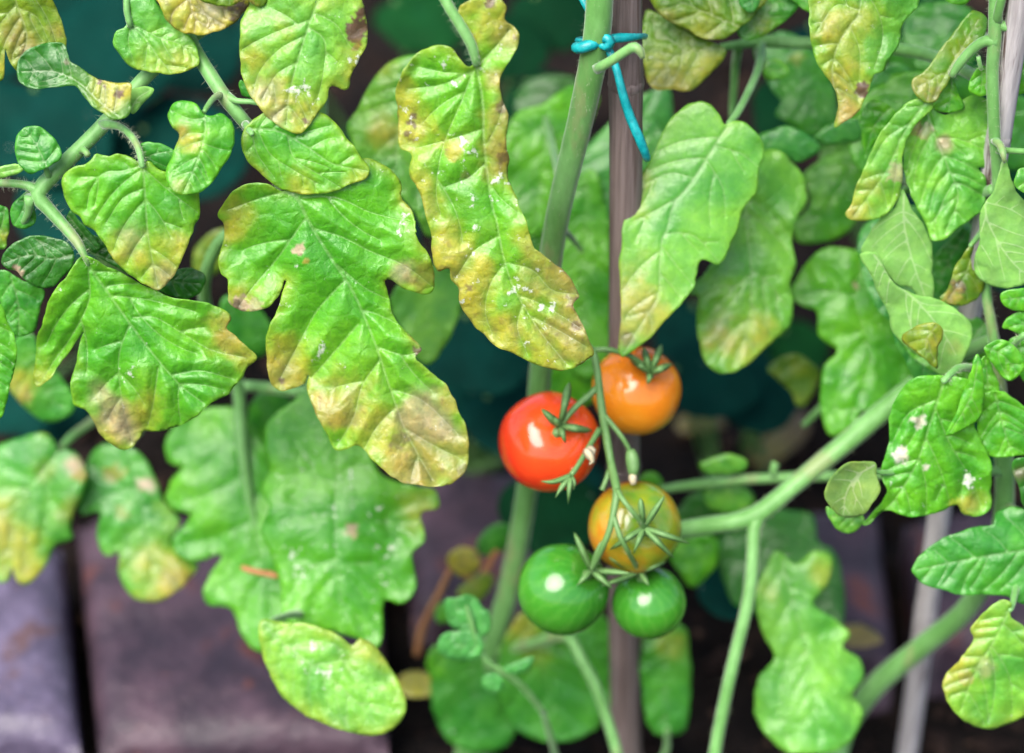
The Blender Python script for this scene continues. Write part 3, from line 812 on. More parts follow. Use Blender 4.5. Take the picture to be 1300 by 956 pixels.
leaf(a3, v(0, '495,380 515,350 540,340 570,340 585,362 582,402 566,440 545,464 526,452 506,415'), v(0, '540,342 545,400 544,460'), 1.02, 'light', label='plain pale heart-shaped leaflet behind the lobed one', quilt=.4, ky=.1)

# -- leaf cut off by the top left corner
a4 = tubes('leaf', [[(400, -200, .92, 10), (220, -150, .90, 8), (80, -100, .89, 7), (18, -62, .885, 4.5)]], M_STEM, A)
leaf(a4, v(0, '20,-62 60,-40 67,0 77,25 85,52 80,74 52,86 24,93 12,78 6,62 2,101 -20,95 -45,40 -35,-30'), v(0, '18,-60 20,0 34,45 24,88'), .888, 'olive', [v(0, '22,10 45,20 62,52'), v(0, '20,5 0,30 -20,50')],
     label='olive and tan leaflet in the top left corner', Y=[(32, 55, 30, .8, 'o'), (10, 40, 24, .7, 'o'), (70, 38, 14, .6, 'o'), (0, 85, 18, .9), (35, 70, 14, .5, 'p'), (58, 60, 4, .7, 'b')], m=.4)

# -- lower blurred leaves hanging over the bricks
a5p = [[(400, 330, 1.0, 9), (330, 290, .985, 8), (285, 300, .985, 8), (262, 345, .995, 8), (262, 390, 1.01, 8), (285, 440, 1.03, 8), (302, 490, 1.045, 8), (307, 560, 1.05, 7), (318, 640, 1.055, 6), (334, 712, 1.06, 4)],
       [(400, 440, 1.02, 8), (420, 520, 1.02, 6), (430, 566, 1.022, 5)]]
a5 = tubes('leaf', a5p, M_STEM, A)
leaf(a5, v(15, '250,100 180,90 80,120 20,210 30,260 80,275 40,320 25,380 60,415 105,425 50,490 60,545 120,570 200,550 160,610 140,670 160,705 228,715 260,790 300,842 345,850 385,800 395,700 385,560 370,400 330,200'), v(15, '258,60 265,250 300,450 330,570 362,780'), 1.055, 'bright',
     [v(15, '262,200 160,200 50,230'), v(15, '270,300 160,360 50,390'), v(15, '300,440 190,490 80,520'), v(15, '325,560 240,620 170,680')], label='blurred green leaflet with rounded lobes over the brick', ky=.0, quilt=.8, wave=1.1, fold=.25)
leaf(a5, v(15, '475,40 400,90 345,130 330,220 345,280 322,340 330,370 352,400 322,470 350,540 385,640 390,740 420,770 560,790 620,812 685,838 702,780 706,692 760,702 800,662 802,600 792,542 826,512 822,422 872,400 862,352 800,335 700,300 640,200 560,80'), v(15, '555,90 560,250 552,420 560,600 572,800'), 1.015, 'bright',
     [v(15, '556,300 640,270 760,340 850,370'), v(15, '556,330 460,300 350,320'), v(15, '553,420 440,430 340,460'), v(15, '555,470 660,450 810,450'), v(15, '558,560 470,600 400,700'), v(15, '560,580 680,580 780,640')],
     label='broad scalloped leaflet with painted white glints in the lower left', ky=.0, quilt=.9, wave=1.0, fold=.2, Y=[(445, 673, 9, .95, 'p'), (530, 645, 28, .6)], spk=.22, S=[(380, 715, 40, .7), (420, 640, 26, .6), (490, 700, 22, .8), (480, 735, 20, .8), (450, 600, 30, .55), (385, 590, 26, .5), (475, 650, 20, .7)])  # white flecks are glints of the glossy blade, painted as specks
leaf(a5, v(15, '280,110 300,60 345,35 420,80 430,150 400,210 345,265 310,290 290,230'), v(15, '330,50 340,150 310,270'), 1.07, 'mid', quilt=.5)
leaf(a5, v(6, '50,480 70,440 120,430 160,520 220,580 270,640 292,700 250,748 170,762 110,725 50,655 30,560'), v(6, '110,450 140,580 230,720'), 1.03, 'mid', label='blurred mottled leaflet behind the pink-tipped one', Y=[(28, 490, 22, .8), (30, 505, 12, .6, 'o'), (50, 470, 16, .5)])
leaf(a5, v(0, '280,380 300,372 326,390 346,425 336,452 310,450 285,430'), v(0, '290,385 320,430'), 1.04, 'mid', quilt=.4)
leaf(a5, v(0, '245,325 262,300 290,290 290,330 270,350 250,350'), v(0, '270,300 262,345'), 1.06, 'olive', quilt=.4)
a6p = [[(400, 500, 1.04, 8), (300, 490, 1.06, 7), (200, 500, 1.075, 6.5), (150, 512, 1.075, 6.5), (117, 535, 1.07, 6), (90, 555, 1.065, 5.5), (72, 575, 1.06, 5)],
       [(230, 496, 1.07, 6), (190, 530, 1.07, 5), (164, 562, 1.066, 5)]]
a6 = tubes('leaf', a6p, M_STEM, A)
leaf(a6, v(14, '200,150 185,110 150,80 60,95 0,120 -80,180 -100,400 -60,560 0,600 30,592 42,545 60,592 90,606 170,522 195,470 255,452 247,400 262,340 288,290 296,215 262,152 225,138'), v(14, '198,150 100,270 0,375 -60,440'), 1.055, 'mid',
     [v(14, '160,195 165,330 140,460'), v(14, '120,245 60,220 0,180'), v(14, '90,285 90,430 80,560')], label='blurred leaflet with yellow lower edge at the far left', ky=.0, Y=[(95, 592, 14, .95, 'p'), (104, 605, 9, .8, 'o'), (10, 690, 40, .9), (40, 720, 26, .9), (-5, 660, 26, .8), (55, 535, 16, .6), (90, 650, 20, .4, 'o'), (60, 600, 16, .35, 'o')])
leaf(a6, v(14, '440,130 380,118 340,130 305,180 290,260 265,330 280,366 345,355 340,420 345,470 370,506 415,492 413,560 440,630 490,662 550,662 612,630 692,535 640,512 600,460 625,385 600,350 565,310 545,250 495,165'), v(14, '440,140 480,280 510,450 535,640'), 1.065, 'mid',
     [v(14, '475,270 400,290 300,340'), v(14, '500,400 430,440 380,490'), v(14, '510,430 590,470 660,530')], label='blurred leaflet with a broad orange-yellow tip over the brick', ky=.0, Y=[(215, 740, 46, .95), (225, 735, 30, .7, 'o'), (180, 715, 26, .7), (185, 616, 10, .95, 'p'), (145, 600, 12, .6, 'o'), (208, 645, 12, .6, 'l'), (215, 665, 12, .6, 'l'), (155, 650, 9, .4, 'o')])
a7 = tubes('leaf', [[(400, 780, 1.05, 6), (370, 780, 1.0, 5), (345, 788, .975, 4), (337, 796, .968, 3.5)]], M_STEM, A)
leaf(a7, v(15, '320,752 380,755 440,765 500,772 560,800 608,830 628,805 690,850 730,910 762,970 775,1040 700,1110 560,1090 430,1030 350,930 325,860'), v(15, '335,775 450,870 560,950 680,1070'), .965, 'light', [v(15, '400,830 520,820 590,850'), v(15, '480,890 620,880 720,930'), v(15, '390,820 380,900 400,960')],
     label='pale yellow-edged leaflet at the bottom edge, left of centre', m=.6, mw=18, S=[(390, 830, 26, .75), (430, 850, 18, .7), (405, 860, 20, .8)], ky=.1, spk=.1, Y=[(470, 830, 24, .5)])

# ================================================================== MIDDLE PLANT
DB = 0.83
B = empty('tomato_plant', P(590, 1060, dv(1060, DB)))
B.location.z = 0.0
tag(B, 'tomato plant with thick pale stem bearing the truss of tomatoes', 'tomato plant', 'tomato plants')
bp_ = [(770, -2000, dv(-2000, .81), 14), (800, -1200, dv(-1200, .81), 17), (785, -600, dv(-600, .80), 19), (775, -170, dv(-170, .80), 20), (763, -60, dv(-60, .80), 19.5), (760, 20, dv(20, .798), 19), (752, 80, dv(80, .80), 19.5), (735, 160, dv(160, .805), 18.5), (713, 250, dv(250, .81), 17), (700, 320, dv(320, .815), 16.5), (691, 400, dv(400, .82), 16), (686, 470, dv(470, .825), 15.5), (677, 560, dv(560, .825), 15), (663, 660, dv(660, .83), 15), (645, 750, dv(750, .83), 15.5), (618, 840, dv(840, .83), 16.5), (600, 920, dv(920, .83), 18), (585, 1010, dv(1010, .83), 19), (575, 1090, dv(1090, .83), 20)]
bp_ = [(a, b_, c_, r_ * 0.93) for a, b_, c_, r_ in bp_]
ms = tubes('main_stem', [bp_], M_STEM, B, 16, 0.06)
hairs(ms, [bp_[4:16]], 900, .0016)
tubes('side_shoot_stub', [[(757, 88, .874, 7), (778, 76, .868, 6.5), (796, 64, .864, 6.5), (806, 60, .862, 7), (813, 66, .862, 5.5), (816, 74, .863, 3)]], M_STEM, B)
b1p = [[(768, -130, .862, 9), (660, -120, .86, 8.5), (575, -70, .858, 8), (556, -25, .858, 7.5), (565, 0, .858, 7), (578, 22, .859, 7), (592, 45, .861, 7), (600, 62, .863, 6.5), (605, 82, .866, 5)]]
b1 = tubes('leaf', b1p, M_STEM, B); hairs(b1, b1p, 380)
leaf(b1, v(3, '305,268 270,240 240,200 190,183 130,190 80,225 40,290 10,370 15,440 20,520 27,600 65,625 62,700 85,750 110,800 130,880 150,950') + v(8, '148,110 165,190 182,210 222,195 230,240 258,270 265,330 300,400 360,465 430,520 500,546 580,586 650,606 720,600 780,570 817,545 800,505 780,460 760,400 730,342 752,305 740,280 700,220 650,180 600,140 566,112 560,90 530,10') + v(3, '545,940 500,800 460,720 460,680 470,650 455,560 460,470 440,400 436,310 470,250 500,190 505,140 485,110 455,80 460,30 440,-5 400,-20 330,-10 270,20 258,60 275,110 320,165 338,230'),
     v(3, '332,255 358,400 365,560 375,680 402,850') + v(8, '415,0 440,130 480,260 540,370 600,460 700,582'), .868, 'bright',
     [v(3, '320,290 270,420 210,560 180,680 172,790 190,870'), v(3, '310,290 200,340 60,360'), v(3, '300,300 190,290 100,270'), v(3, '365,520 240,560 90,600'), v(3, '345,260 420,180 470,120'), v(3, '372,660 300,720 200,760'), v(3, '368,600 420,500 445,420'), v(3, '385,740 430,800 500,860'), v(8, '425,60 330,120 250,230'), v(8, '450,170 390,260 370,370 400,460'), v(8, '455,170 560,200 640,280 745,300'), v(8, '500,300 600,340 700,400 760,440'), v(8, '550,385 640,430 780,510'), v(8, '520,340 500,430 540,540')],
     label='long drooping folded leaflet, yellow and scabby with white flecks', ky=.28, fold=.16, wave=1.5, quilt=1.25,
     Y=[(520, 150, 34, .8), (528, 175, 30, .8), (515, 120, 20, .6), (545, 260, 26, .7), (535, 230, 18, .6), (568, 320, 40, .9), (590, 370, 40, .85), (600, 340, 26, .8), (640, 440, 60, .9), (600, 400, 40, .8), (700, 350, 50, .85, 'o'), (720, 400, 44, .8, 'o'), (735, 440, 40, .8, 'o'), (690, 440, 40, .65, 'y'), (620, 25, 34, .75), (640, 45, 24, .7, 'o'), (590, 15, 16, .6), (622, 3, 7, .9, 'b'), (628, 100, 20, .8, 'o'), (634, 150, 26, .9, 'o'), (632, 190, 26, .9, 'o'), (625, 215, 18, .7, 'o'), (640, 135, 8, .7, 'b'), (638, 200, 7, .6, 'b'),
        (578, 190, 16, .9), (575, 195, 9, .7), (516, 170, 4, .8, 'b'), (524, 147, 4, .8, 'b'), (525, 158, 3.5, .8, 'b'), (519, 155, 3.5, .8, 'b'), (526, 178, 3, .8, 'b'), (653, 47, 4, .6, 'b'), (595, 365, 5, .7, 'b'), (732, 414, 5, .8, 'b'), (730, 385, 10, .6, 'b'), (590, 222, 6, .5, 'b'), (662, 300, 20, .5)],
     m=.75, mw=13, mp='y', spk=.32, S=[(567, 78, 12, .9), (576, 112, 14, .9), (558, 75, 9, .8), (588, 185, 16, .9), (600, 190, 12, .8), (600, 288, 14, .95), (630, 225, 16, .85), (660, 375, 34, .7), (690, 395, 24, .7), (560, 330, 20, .6), (525, 130, 18, .6), (640, 275, 10, .8), (585, 100, 20, .5), (590, 350, 24, .6), (680, 350, 18, .6)])
# background foliage of this plant
b2 = tubes('leaf', [[(715, 250, dv(250, .81), 7), (708, 215, .985, 5), (700, 180, 1.02, 4), (692, 150, 1.04, 3)], [(706, 285, dv(285, .812), 6), (724, 300, .99, 4), (738, 318, 1.03, 3)]], M_STEM, B)
leaf(b2, v(0, '640,180 655,145 690,130 735,105 760,120 748,170 728,230 700,290 668,300 645,250'), v(0, '690,148 690,210 675,295'), 1.04, 'bright', label='blurred leaflet left of the pale main stem', ky=.1)
leaf(b2, v(0, '590,290 630,240 660,230 680,280 690,330 660,330 620,330'), v(0, '640,240 650,330'), 1.10, 'cool', quilt=.5)
leaf(b2, v(0, '690,300 720,240 752,215 770,260 775,380 765,470 735,480 705,410'), v(0, '745,225 740,350 740,475'), 1.04, 'bright', label='blurred leaflet between the stem and the brown cane', ky=.1)
leaf(b2, v(0, '730,210 760,170 800,130 850,110 850,170 815,215 790,300 745,300'), v(0, '830,120 790,200 755,290'), 1.04, 'cool', ky=.1)
leaf(b2, v(0, '690,450 730,440 765,452 765,500 730,520 700,500'), v(0, '700,460 760,490'), 1.05, 'bright', quilt=.4)
leaf(b2, v(0, '635,300 660,270 700,280 712,330 700,400 670,420 640,380'), v(0, '670,275 675,340 670,415'), 1.09, 'bright', ky=.1)
leaf(b2, v(0, '700,380 740,360 780,370 786,430 770,490 730,490 705,440'), v(0, '745,365 745,430 740,485'), 1.10, 'cool', ky=.1)
leaf(b2, v(0, '655,120 690,95 730,100 735,140 700,165 665,170'), v(0, '725,105 670,165'), 1.12, 'deep', ky=.1)
leaf(b2, v(0, '800,180 830,150 850,200 845,260 820,330 795,330 790,260'), v(0, '835,160 820,240 802,325'), 1.04, 'cool', ky=.1)
b3p = [[(622, 830, dv(830, .83), 7), (680, 815, 1.08, 7), (720, 808, 1.06, 7), (740, 840, 1.055, 7), (757, 872, 1.055, 7), (772, 915, 1.06, 7), (785, 960, 1.06, 7)],
       [(600, 960, dv(960, .83), 7), (700, 985, 1.12, 6), (830, 970, 1.11, 5), (847, 925, 1.085, 4)]]
b3 = tubes('leaf', b3p, M_STEM, B)
leaf(b3, v(0, '630,880 645,800 665,775 695,785 730,795 765,780 780,830 775,900 730,940 660,930'), v(0, '670,780 690,850 715,935'), 1.085, 'mid', label='blurred pale leaflet below the large green tomato', Y=[(665, 795, 24, .85), (680, 830, 20, .4)])
leaf(b3, v(0, '812,830 822,798 845,790 868,796 876,830 876,885 865,930 830,930 815,880'), v(0, '850,792 845,860 845,925'), 1.08, 'mid', label='blurred pale leaflet below the small green tomato', Y=[(850, 820, 20, .5)])
leaf(b3, v(0, '550,850 590,830 640,850 660,900 640,950 580,950 550,900'), v(0, '600,835 610,940'), 1.10, 'mid', quilt=.5)

# ---- truss
tp = [[(690, 405, dv(405, .82), 6), (715, 425, .972, 5.5), (738, 438, .957, 5.2), (752, 446, .951, 5.2), (758, 470, .950, 5), (761, 495, .950, 5), (765, 525, .951, 5.4), (770, 555, .952, 5.4), (775, 585, .951, 5.2), (781, 612, .944, 5.6), (783, 625, .941, 5.2), (779, 650, .939, 4.4), (774, 672, .939, 4.2), (766, 693, .942, 4), (757, 712, .949, 3.8), (752, 722, .954, 3.8)],
      [(752, 445, .951, 4), (768, 443, .950, 3.8), (785, 447, .951, 3.6), (800, 452, .953, 3.6), (815, 462, .957, 3.6), (824, 470, .961, 3.8)],
      [(758, 492, .950, 4.4), (748, 502, .949, 4), (736, 512, .948, 4), (724, 524, .948, 3.9), (713, 538, .949, 4)],
      [(761, 545, .951, 4.2), (752, 560, .948, 3.8), (742, 577, .945, 3.6), (733, 592, .943, 3.4), (725, 603, .942, 4)],
      [(767, 527, .951, 4), (778, 540, .950, 3.6), (789, 554, .950, 3.4), (796, 565, .951, 3.2), (800, 573, .952, 3)],
      [(776, 590, .953, 3.8), (771, 605, .951, 3.4), (766, 618, .950, 3.2), (764, 622, .950, 3.4)],
      [(783, 622, .941, 4.2), (792, 636, .937, 3.6), (803, 650, .936, 3.4), (812, 661, .939, 3.4), (817, 669, .944, 3.6)],
      [(779, 655, .939, 4), (787, 680, .937, 3.4), (797, 700, .941, 3.2), (806, 716, .952, 3.2), (811, 724, .964, 3.2)]]
tr = tubes('truss_stalk', tp, M_STEMD, B, 10, .06, step=.002)
hairs(tr, tp, 90, .0012)
def blade(name, parent, pts, wpx, mat, thick=0.0006):
    """narrow tapering sepal along (px,py,depth) points"""
    W = catmull([list(P(*q)) for q in pts], False, 0.0012)
    n = len(W); V, F = [], []
    for i in range(n):
        t = i / (n - 1)
        tn = W[min(i + 1, n - 1)] - W[max(i - 1, 0)]; tn /= max(np.linalg.norm(tn), 1e-9)
        vw_ = CAM - W[i]; vw_ /= np.linalg.norm(vw_)
        s = np.cross(tn, vw_); s /= max(np.linalg.norm(s), 1e-9)
        h = np.cross(s, tn)
        hw = wpx * pts[0][2] / FPX * 0.5 * (math.sin(math.pi * min(1, 0.22 + 0.78 * t)) ** 0.8 if t < 1 else 0) + 0.0001
        V += [W[i] - s * hw, W[i] + h * hw * 0.35, W[i] + s * hw, W[i] - h * thick * 0.5]
    for i in range(n - 1):
        for k in range(4):
            F.append((i * 4 + k, i * 4 + (k + 1) % 4, (i + 1) * 4 + (k + 1) % 4, (i + 1) * 4 + k))
    F += [(3, 2, 1, 0), tuple((n - 1) * 4 + k for k in range(4))]
    O = W[0]
    return link_mesh(name, mesh_from(name, np.array(V) - O, F, mat), O, parent)
# withered flower and a fruit that did not swell, both on the truss
for pts, wd in (([(725, 603, .941), (712, 609, .939), (700, 612, .938), (687, 611, .938)], 7), ([(724, 605, .941), (716, 615, .939), (709, 625, .938), (705, 632, .938)], 8), ([(725, 606, .941), (723, 618, .938), (722, 630, .938), (721, 640, .94)], 7), ([(726, 605, .941), (729, 614, .94), (728, 622, .94)], 6)):
    blade('sepal', tr, pts, wd, M_STEMD)
blade('withered_petal', tr, [(743, 570, .944), (748, 577, .942), (752, 586, .942), (748, 590, .942)], 12, M_WITHER)
blade('withered_petal', tr, [(746, 568, .944), (753, 572, .943), (754, 580, .943)], 9, M_WITHER)
tubes('undeveloped_fruit', [[(800, 571, .952, 5), (802, 578, .952, 8), (804, 590, .952, 8.6), (804, 599, .952, 7), (803, 604, .953, 4)]], M_STEMD, tr, 12, .05, step=.001)
tubes('withered_style', [[(803, 602, .952, 5), (803, 608, .952, 6), (804, 615, .952, 4)]], M_WITHER, tr, 8, .2, step=.001)

# ---- tomatoes
def tomato_mat(name, stops, stripe=0.0, mott=0.3, scale=60, rough=0.15):
    m, t = new_mat(name)
    out = N(t, 'ShaderNodeOutputMaterial')
    tc = N(t, 'ShaderNodeTexCoord').outputs['Object']
    sx = N(t, 'ShaderNodeSeparateXYZ'); t.links.new(tc, sx.inputs[0])
    n1 = noise(t, tc, scale, 3, 0.55).outputs[0]
    z = mathn(t, 'ADD', mathn(t, 'MULTIPLY', sx.outputs[2], 27.0), mathn(t, 'MULTIPLY', mathn(t, 'SUBTRACT', n1, 0.5), mott))
    f = mapr(t, z, -0.55, 0.55, 0, 1, False)
    cr = N(t, 'ShaderNodeValToRGB')
    el = cr.color_ramp.elements
    el[0].position, el[0].color = stops[0][0], (*stops[0][1], 1)
    el[1].position, el[1].color = stops[-1][0], (*stops[-1][1], 1)
    for pz, c in stops[1:-1]:
        e = el.new(pz); e.color = (*c, 1)
    t.links.new(f, cr.inputs[0])
    c = cr.outputs[0]
    ns = noise(t, tc, 420, 2, 0.6).outputs[0]
    c = mixc(t, mapr(t, ns, 0.45, 0.75, 0, 0.22), c, mixc(t, 1.0, c, (1.3, 1.3, 1.0), 'MULTIPLY'))
    if stripe:
        at = mathn(t, 'ARCTAN2', sx.outputs[1], sx.outputs[0])
        wv = mathn(t, 'SINE', mathn(t, 'ADD', mathn(t, 'MULTIPLY', at, 19.0), mathn(t, 'MULTIPLY', noise(t, tc, 130, 3).outputs[0], 12.0)))
        c = mixc(t, mathn(t, 'MULTIPLY', mapr(t, wv, 0.1, 0.9), stripe), c, (0.13, 0.33, 0.05))
    pb = N(t, 'ShaderNodeBsdfPrincipled')
    t.links.new(c, pb.inputs['Base Color'])
    setin(pb, Roughness=rough, Specular_IOR_Level=0.55, Subsurface_Weight=0.12, Subsurface_Scale=0.006, Coat_Weight=0.12, Coat_Roughness=0.15)
    pb.inputs['Subsurface Radius'].default_value = (1.0, 0.4, 0.15)
    bp = N(t, 'ShaderNodeBump'); bp.inputs['Strength'].default_value = 0.12; bp.inputs['Distance'].default_value = 0.0006
    t.links.new(mathn(t, 'ADD', n1, mathn(t, 'MULTIPLY', ns, .15)), bp.inputs['Height']); t.links.new(bp.outputs[0], pb.inputs['Normal'])
    t.links.new(pb.outputs[0], out.inputs[0])
    return m
M_RED = tomato_mat('ripe_red_skin', [(0, (0.62, 0.022, 0.008)), (0.6, (0.66, 0.034, 0.010)), (0.9, (0.68, 0.065, 0.012)), (1, (0.66, 0.10, 0.015))])
M_ORA = tomato_mat('orange_skin', [(0, (0.55, 0.30, 0.022)), (0.35, (0.60, 0.235, 0.014)), (0.65, (0.60, 0.19, 0.010)), (1, (0.58, 0.14, 0.01))], mott=.7)
M_TUR = tomato_mat('turning_skin', [(0, (0.48, 0.10, 0.012)), (0.45, (0.40, 0.13, 0.012)), (0.60, (0.36, 0.20, 0.012)), (0.80, (0.21, 0.24, 0.015)), (1, (0.10, 0.21, 0.018))], mott=1.4, scale=55)
M_GRN = tomato_mat('unripe_green_skin', [(0, (0.075, 0.25, 0.020)), (0.5, (0.042, 0.21, 0.016)), (1, (0.022, 0.15, 0.012))], stripe=.13)

def tomato(px, py, d, rx, ry, axis_px, mat, label, sepals, pedicel, ax_depth):
    """axis_px: photo point of the calyx; ax_depth: how far the calyx points towards the camera (0..1)"""
    C0 = P(px, py, d); s = d / FPX
    a = np.array((axis_px[0] - px, -(axis_px[1] - py)), float)
    L = np.linalg.norm(a); lat = math.sqrt(max(0, 1 - ax_depth ** 2))
    ax = (RGT * a[0] + UPV * a[1]) / max(L, 1e-6) * lat - FWD * ax_depth
    ax /= np.linalg.norm(ax)
    R = (rx + ry) * 0.5 * s
    sq = 0.955
    q = Vector(ax).to_track_quat('Z', 'Y')
    e = empty('tomato', C0)
    nu, nv = 64, 40
    V, F = [], []
    for j in range(nv + 1):
        th = math.pi * j / nv
        for i in range(nu):
            ph = 2 * math.pi * i / nu
            r = R * (1 - 0.13 * math.exp(-(th / 0.30) ** 2)) * (1 + 0.010 * math.cos(5 * ph + px) * math.sin(th) * (1 if th < 1.6 else .4) + 0.006 * math.cos(2 * ph))
            x = r * math.sin(th) * math.cos(ph); y = r * math.sin(th) * math.sin(ph); z = r * math.cos(th) * sq
            V.append((x, y, z))
    for j in range(nv):
        for i in range(nu):
            F.append((j * nu + i, (j + 1) * nu + i, (j + 1) * nu + (i + 1) % nu, j * nu + (i + 1) % nu))
    fr = link_mesh('fruit', mesh_from('fruit', V, F, mat), C0, e)
    fr.rotation_euler = q.to_euler()
    fr.scale = (1, 1, 1)
    cal = C0 + ax * R * 0.88 * sq
    # hub with the swollen end of the stalk
    W = [cal - ax * 0.0006, cal + ax * 0.0010, cal + ax * 0.0024]
    hub = tubes('calyx', [(W, [0.0022, 0.0021, 0.0013])], M_STEMD, e, 12, .1, world=True, step=.0006)
    for pts, wd in sepals:
        blade('sepal', hub, pts, wd, M_STEMD)
    return e, cal
def sep(c, d0, ends, wd, lift=-.006):
    out = []
    for k, (x, y, dz) in enumerate(ends):
        mx, my = (c[0] * .55 + x * .45), (c[1] * .55 + y * .45)
        out.append(([(c[0], c[1], d0), (mx, my, d0 + lift * .9), (c[0] * .22 + x * .78, c[1] * .22 + y * .78, d0 + lift * .6 + dz * .5), (x, y, d0 + dz)], wd))
    return out
T = [
 (697, 561, .968, 64, 65, (711, 541), M_RED, 'ripe red tomato, the leftmost and reddest of the truss', sep((711, 541), .949, [(723, 485, .004), (687, 519, -.004), (718, 563, -.002), (752, 547, .006), (704, 530, -.006)], 10), .955),
 (808, 496, .982, 60, 56, (826, 462), M_ORA, 'smooth orange tomato at the top of the truss', sep((826, 474), .961, [(817, 441, .008), (840, 437, .008), (853, 462, .008), (798, 452, .006), (822, 488, -.004)], 9), .70),
 (806, 669, .965, 60, 59, (817, 670), M_TUR, 'olive tomato flushed orange, just turning ripe, mid truss', sep((817, 670), .944, [(844, 629, -.006), (813, 632, -.006), (876, 690, .002), (774, 698, .004), (856, 709, .002), (804, 704, -.002)], 8), .965),
 (715, 748, .972, 57, 61, (751, 722), M_GRN, 'larger unripe green tomato with pale streaks, low on the left', sep((751, 724), .957, [(729, 676, -.004), (800, 728, -.010), (778, 748, -.004), (764, 686, -.008), (732, 744, -.004)], 8.5), .70),
 (824, 765, .976, 49, 46, (812, 726), M_GRN, 'smaller unripe green tomato, lowest of the truss', sep((812, 726), .962, [(773, 708, -.008), (832, 694, -.006), (846, 712, .0), (764, 744, -.008), (824, 744, -.008)], 8.5), .55)]
for (px, py, d, rx, ry, axp, mt, lb, sp_, axd) in T:
    e, cal = tomato(px, py, d, rx, ry, axp, mt, lb, sp_, None, axd)
    tag(e, lb, 'tomato', 'tomatoes on the truss')

# ================================================================== RIGHT PLANT
DR = 0.80
C = empty('tomato_plant', P(1105, 1060, dv(1060, DR + .04)))
C.location.z = 0.0
tag(C, 'tomato plant climbing the pale leaning cane on the right', 'tomato plant', 'tomato plants')
cp = [(1330, -1500, .725, 7), (1300, -800, .79, 9), (1288, -400, .84, 10), (1278, -160, .872, 10), (1268, -60, .882, 9.5), (1264, 0, .887, 9), (1263, 50, .893, 9), (1260, 90, .90, 8.5), (1262, 160, .91, 8), (1266, 240, .925, 7), (1256, 320, .935, 6.5), (1252, 370, .94, 6.5), (1260, 420, .945, 7), (1270, 500, .96, 9), (1274, 570, .97, 12), (1275, 640, .985, 13), (1262, 710, 1.0, 14), (1225, 775, 1.035, 14), (1165, 825, 1.065, 14), (1110, 872, 1.085, 14.5), (1070, 930, 1.10, 15), (1050, 1000, 1.10, 20), (1035, 1085, 1.12, 20)]
cm = tubes('main_stem', [cp], M_STEM, C, 12); hairs(cm, [cp[4:14]], 700, .002)
bp2 = [[(1262, 430, .95, 9), (1200, 462, .985, 12), (1130, 515, .995, 14), (1085, 553, 1.0, 13.5), (1040, 590, 1.0, 12.5), (1000, 623, 1.0, 12), (968, 649, 1.0, 12.5), (950, 658, 1.0, 12.5), (930, 663, 1.0, 11.5), (895, 668, 1.005, 12), (860, 674, 1.01, 11.5), (825, 684, 1.02, 11), (790, 690, 1.03, 11)],
       [(964, 654, 1.0, 10), (957, 672, .998, 8.6), (956, 700, .997, 8.2), (953, 740, .997, 8), (946, 780, .998, 8), (936, 820, 1.0, 8), (925, 867, 1.002, 8), (915, 915, 1.006, 8), (905, 970, 1.01, 8)]]
bs = tubes('side_branch', bp2, M_STEM, C, 12); hairs(bs, bp2, 420, .0016)

# -- top leaf
c1p = [[(1272, -60, .882, 7), (1210, -90, .885, 6.5), (1130, -80, .89, 6), (1100, -50, .895, 5), (1093, -18, .90, 4)]]
c1 = tubes('leaf', c1p, M_STEM, C)
leaf(c1, v(5, '85,60 90,150 110,230 140,290 185,350 200,420 190,516 240,490 295,450 310,400 335,350 350,302 385,290 410,240 450,190 470,90 520,30 530,-30 420,-60 300,-64 100,-40'), v(5, '300,-50 285,60 255,100 205,180 180,290 196,400 192,500'), .905, 'light', [v(5, '320,-30 370,60 385,150 350,280'), v(5, '285,40 200,20 120,120'), v(5, '250,100 290,200 290,330')],
     label='yellow mottled leaflet with withered tip hanging from the top', Y=[(1060, 30, 44, .75), (1065, 80, 34, .8), (1080, 110, 30, .75), (1100, 20, 30, .5), (1130, 45, 26, .5, 'g'), (1140, 80, 24, .6, 'g'), (1110, 70, 20, .45, 'g'), (1085, 35, 24, .35, 'l'), (1065, 130, 24, .9, 'o'), (1075, 145, 20, .9, 'o'), (1095, 115, 9, 1, 'b'), (1062, 70, 20, .4, 'g'), (1036, 60, 12, .5, 'g'), (1045, 30, 20, .3, 'o')], spk=.15, ky=.25)
# -- folded leaf by the curved stalk
c2p = [[(1266, 52, .893, 9), (1252, 52, .894, 7), (1240, 58, .897, 6.6), (1227, 70, .90, 6.4), (1216, 84, .903, 6), (1208, 96, .906, 5)], [(1242, 72, .898, 3), (1244, 82, .9, 3), (1246, 88, .902, 2.5)], [(1268, 32, .891, 8), (1285, 36, .89, 6), (1310, 46, .89, 6), (1340, 60, .89, 6)], [(1266, 190, .915, 6), (1280, 191, .91, 4), (1300, 192, .905, 4), (1330, 195, .90, 4)], [(1266, 28, .89, 7), (1268, 14, .885, 6), (1274, -10, .88, 6), (1280, -40, .878, 6)]]
c2 = tubes('leaf', c2p, M_STEM, C); hairs(c2, c2p[:3], 150)
leaf(c2, v(5, '500,322 560,282 620,200 680,120 735,45 755,35 785,50 806,82 800,130 760,182 705,240 665,300 640,350 590,412 540,402 512,365'), v(5, '664,300 620,300 570,330 520,350'), .910, 'olive', [v(5, '640,300 700,200 770,80')], label='narrow leaflet folded upwards beside the curved stalk', ky=.1, fold=.12, quilt=.35, wave=.6, Y=[(1168, 108, 16, .5, 'o'), (1190, 120, 12, .35, 'o'), (1235, 30, 34, .8, 'g'), (1200, 85, 20, .5, 'g')])
leaf(c2, v(5, '662,305 690,380 716,440 650,455 588,436 620,390'), v(5, '664,310 660,380 650,450'), .918, 'bright', quilt=.4)
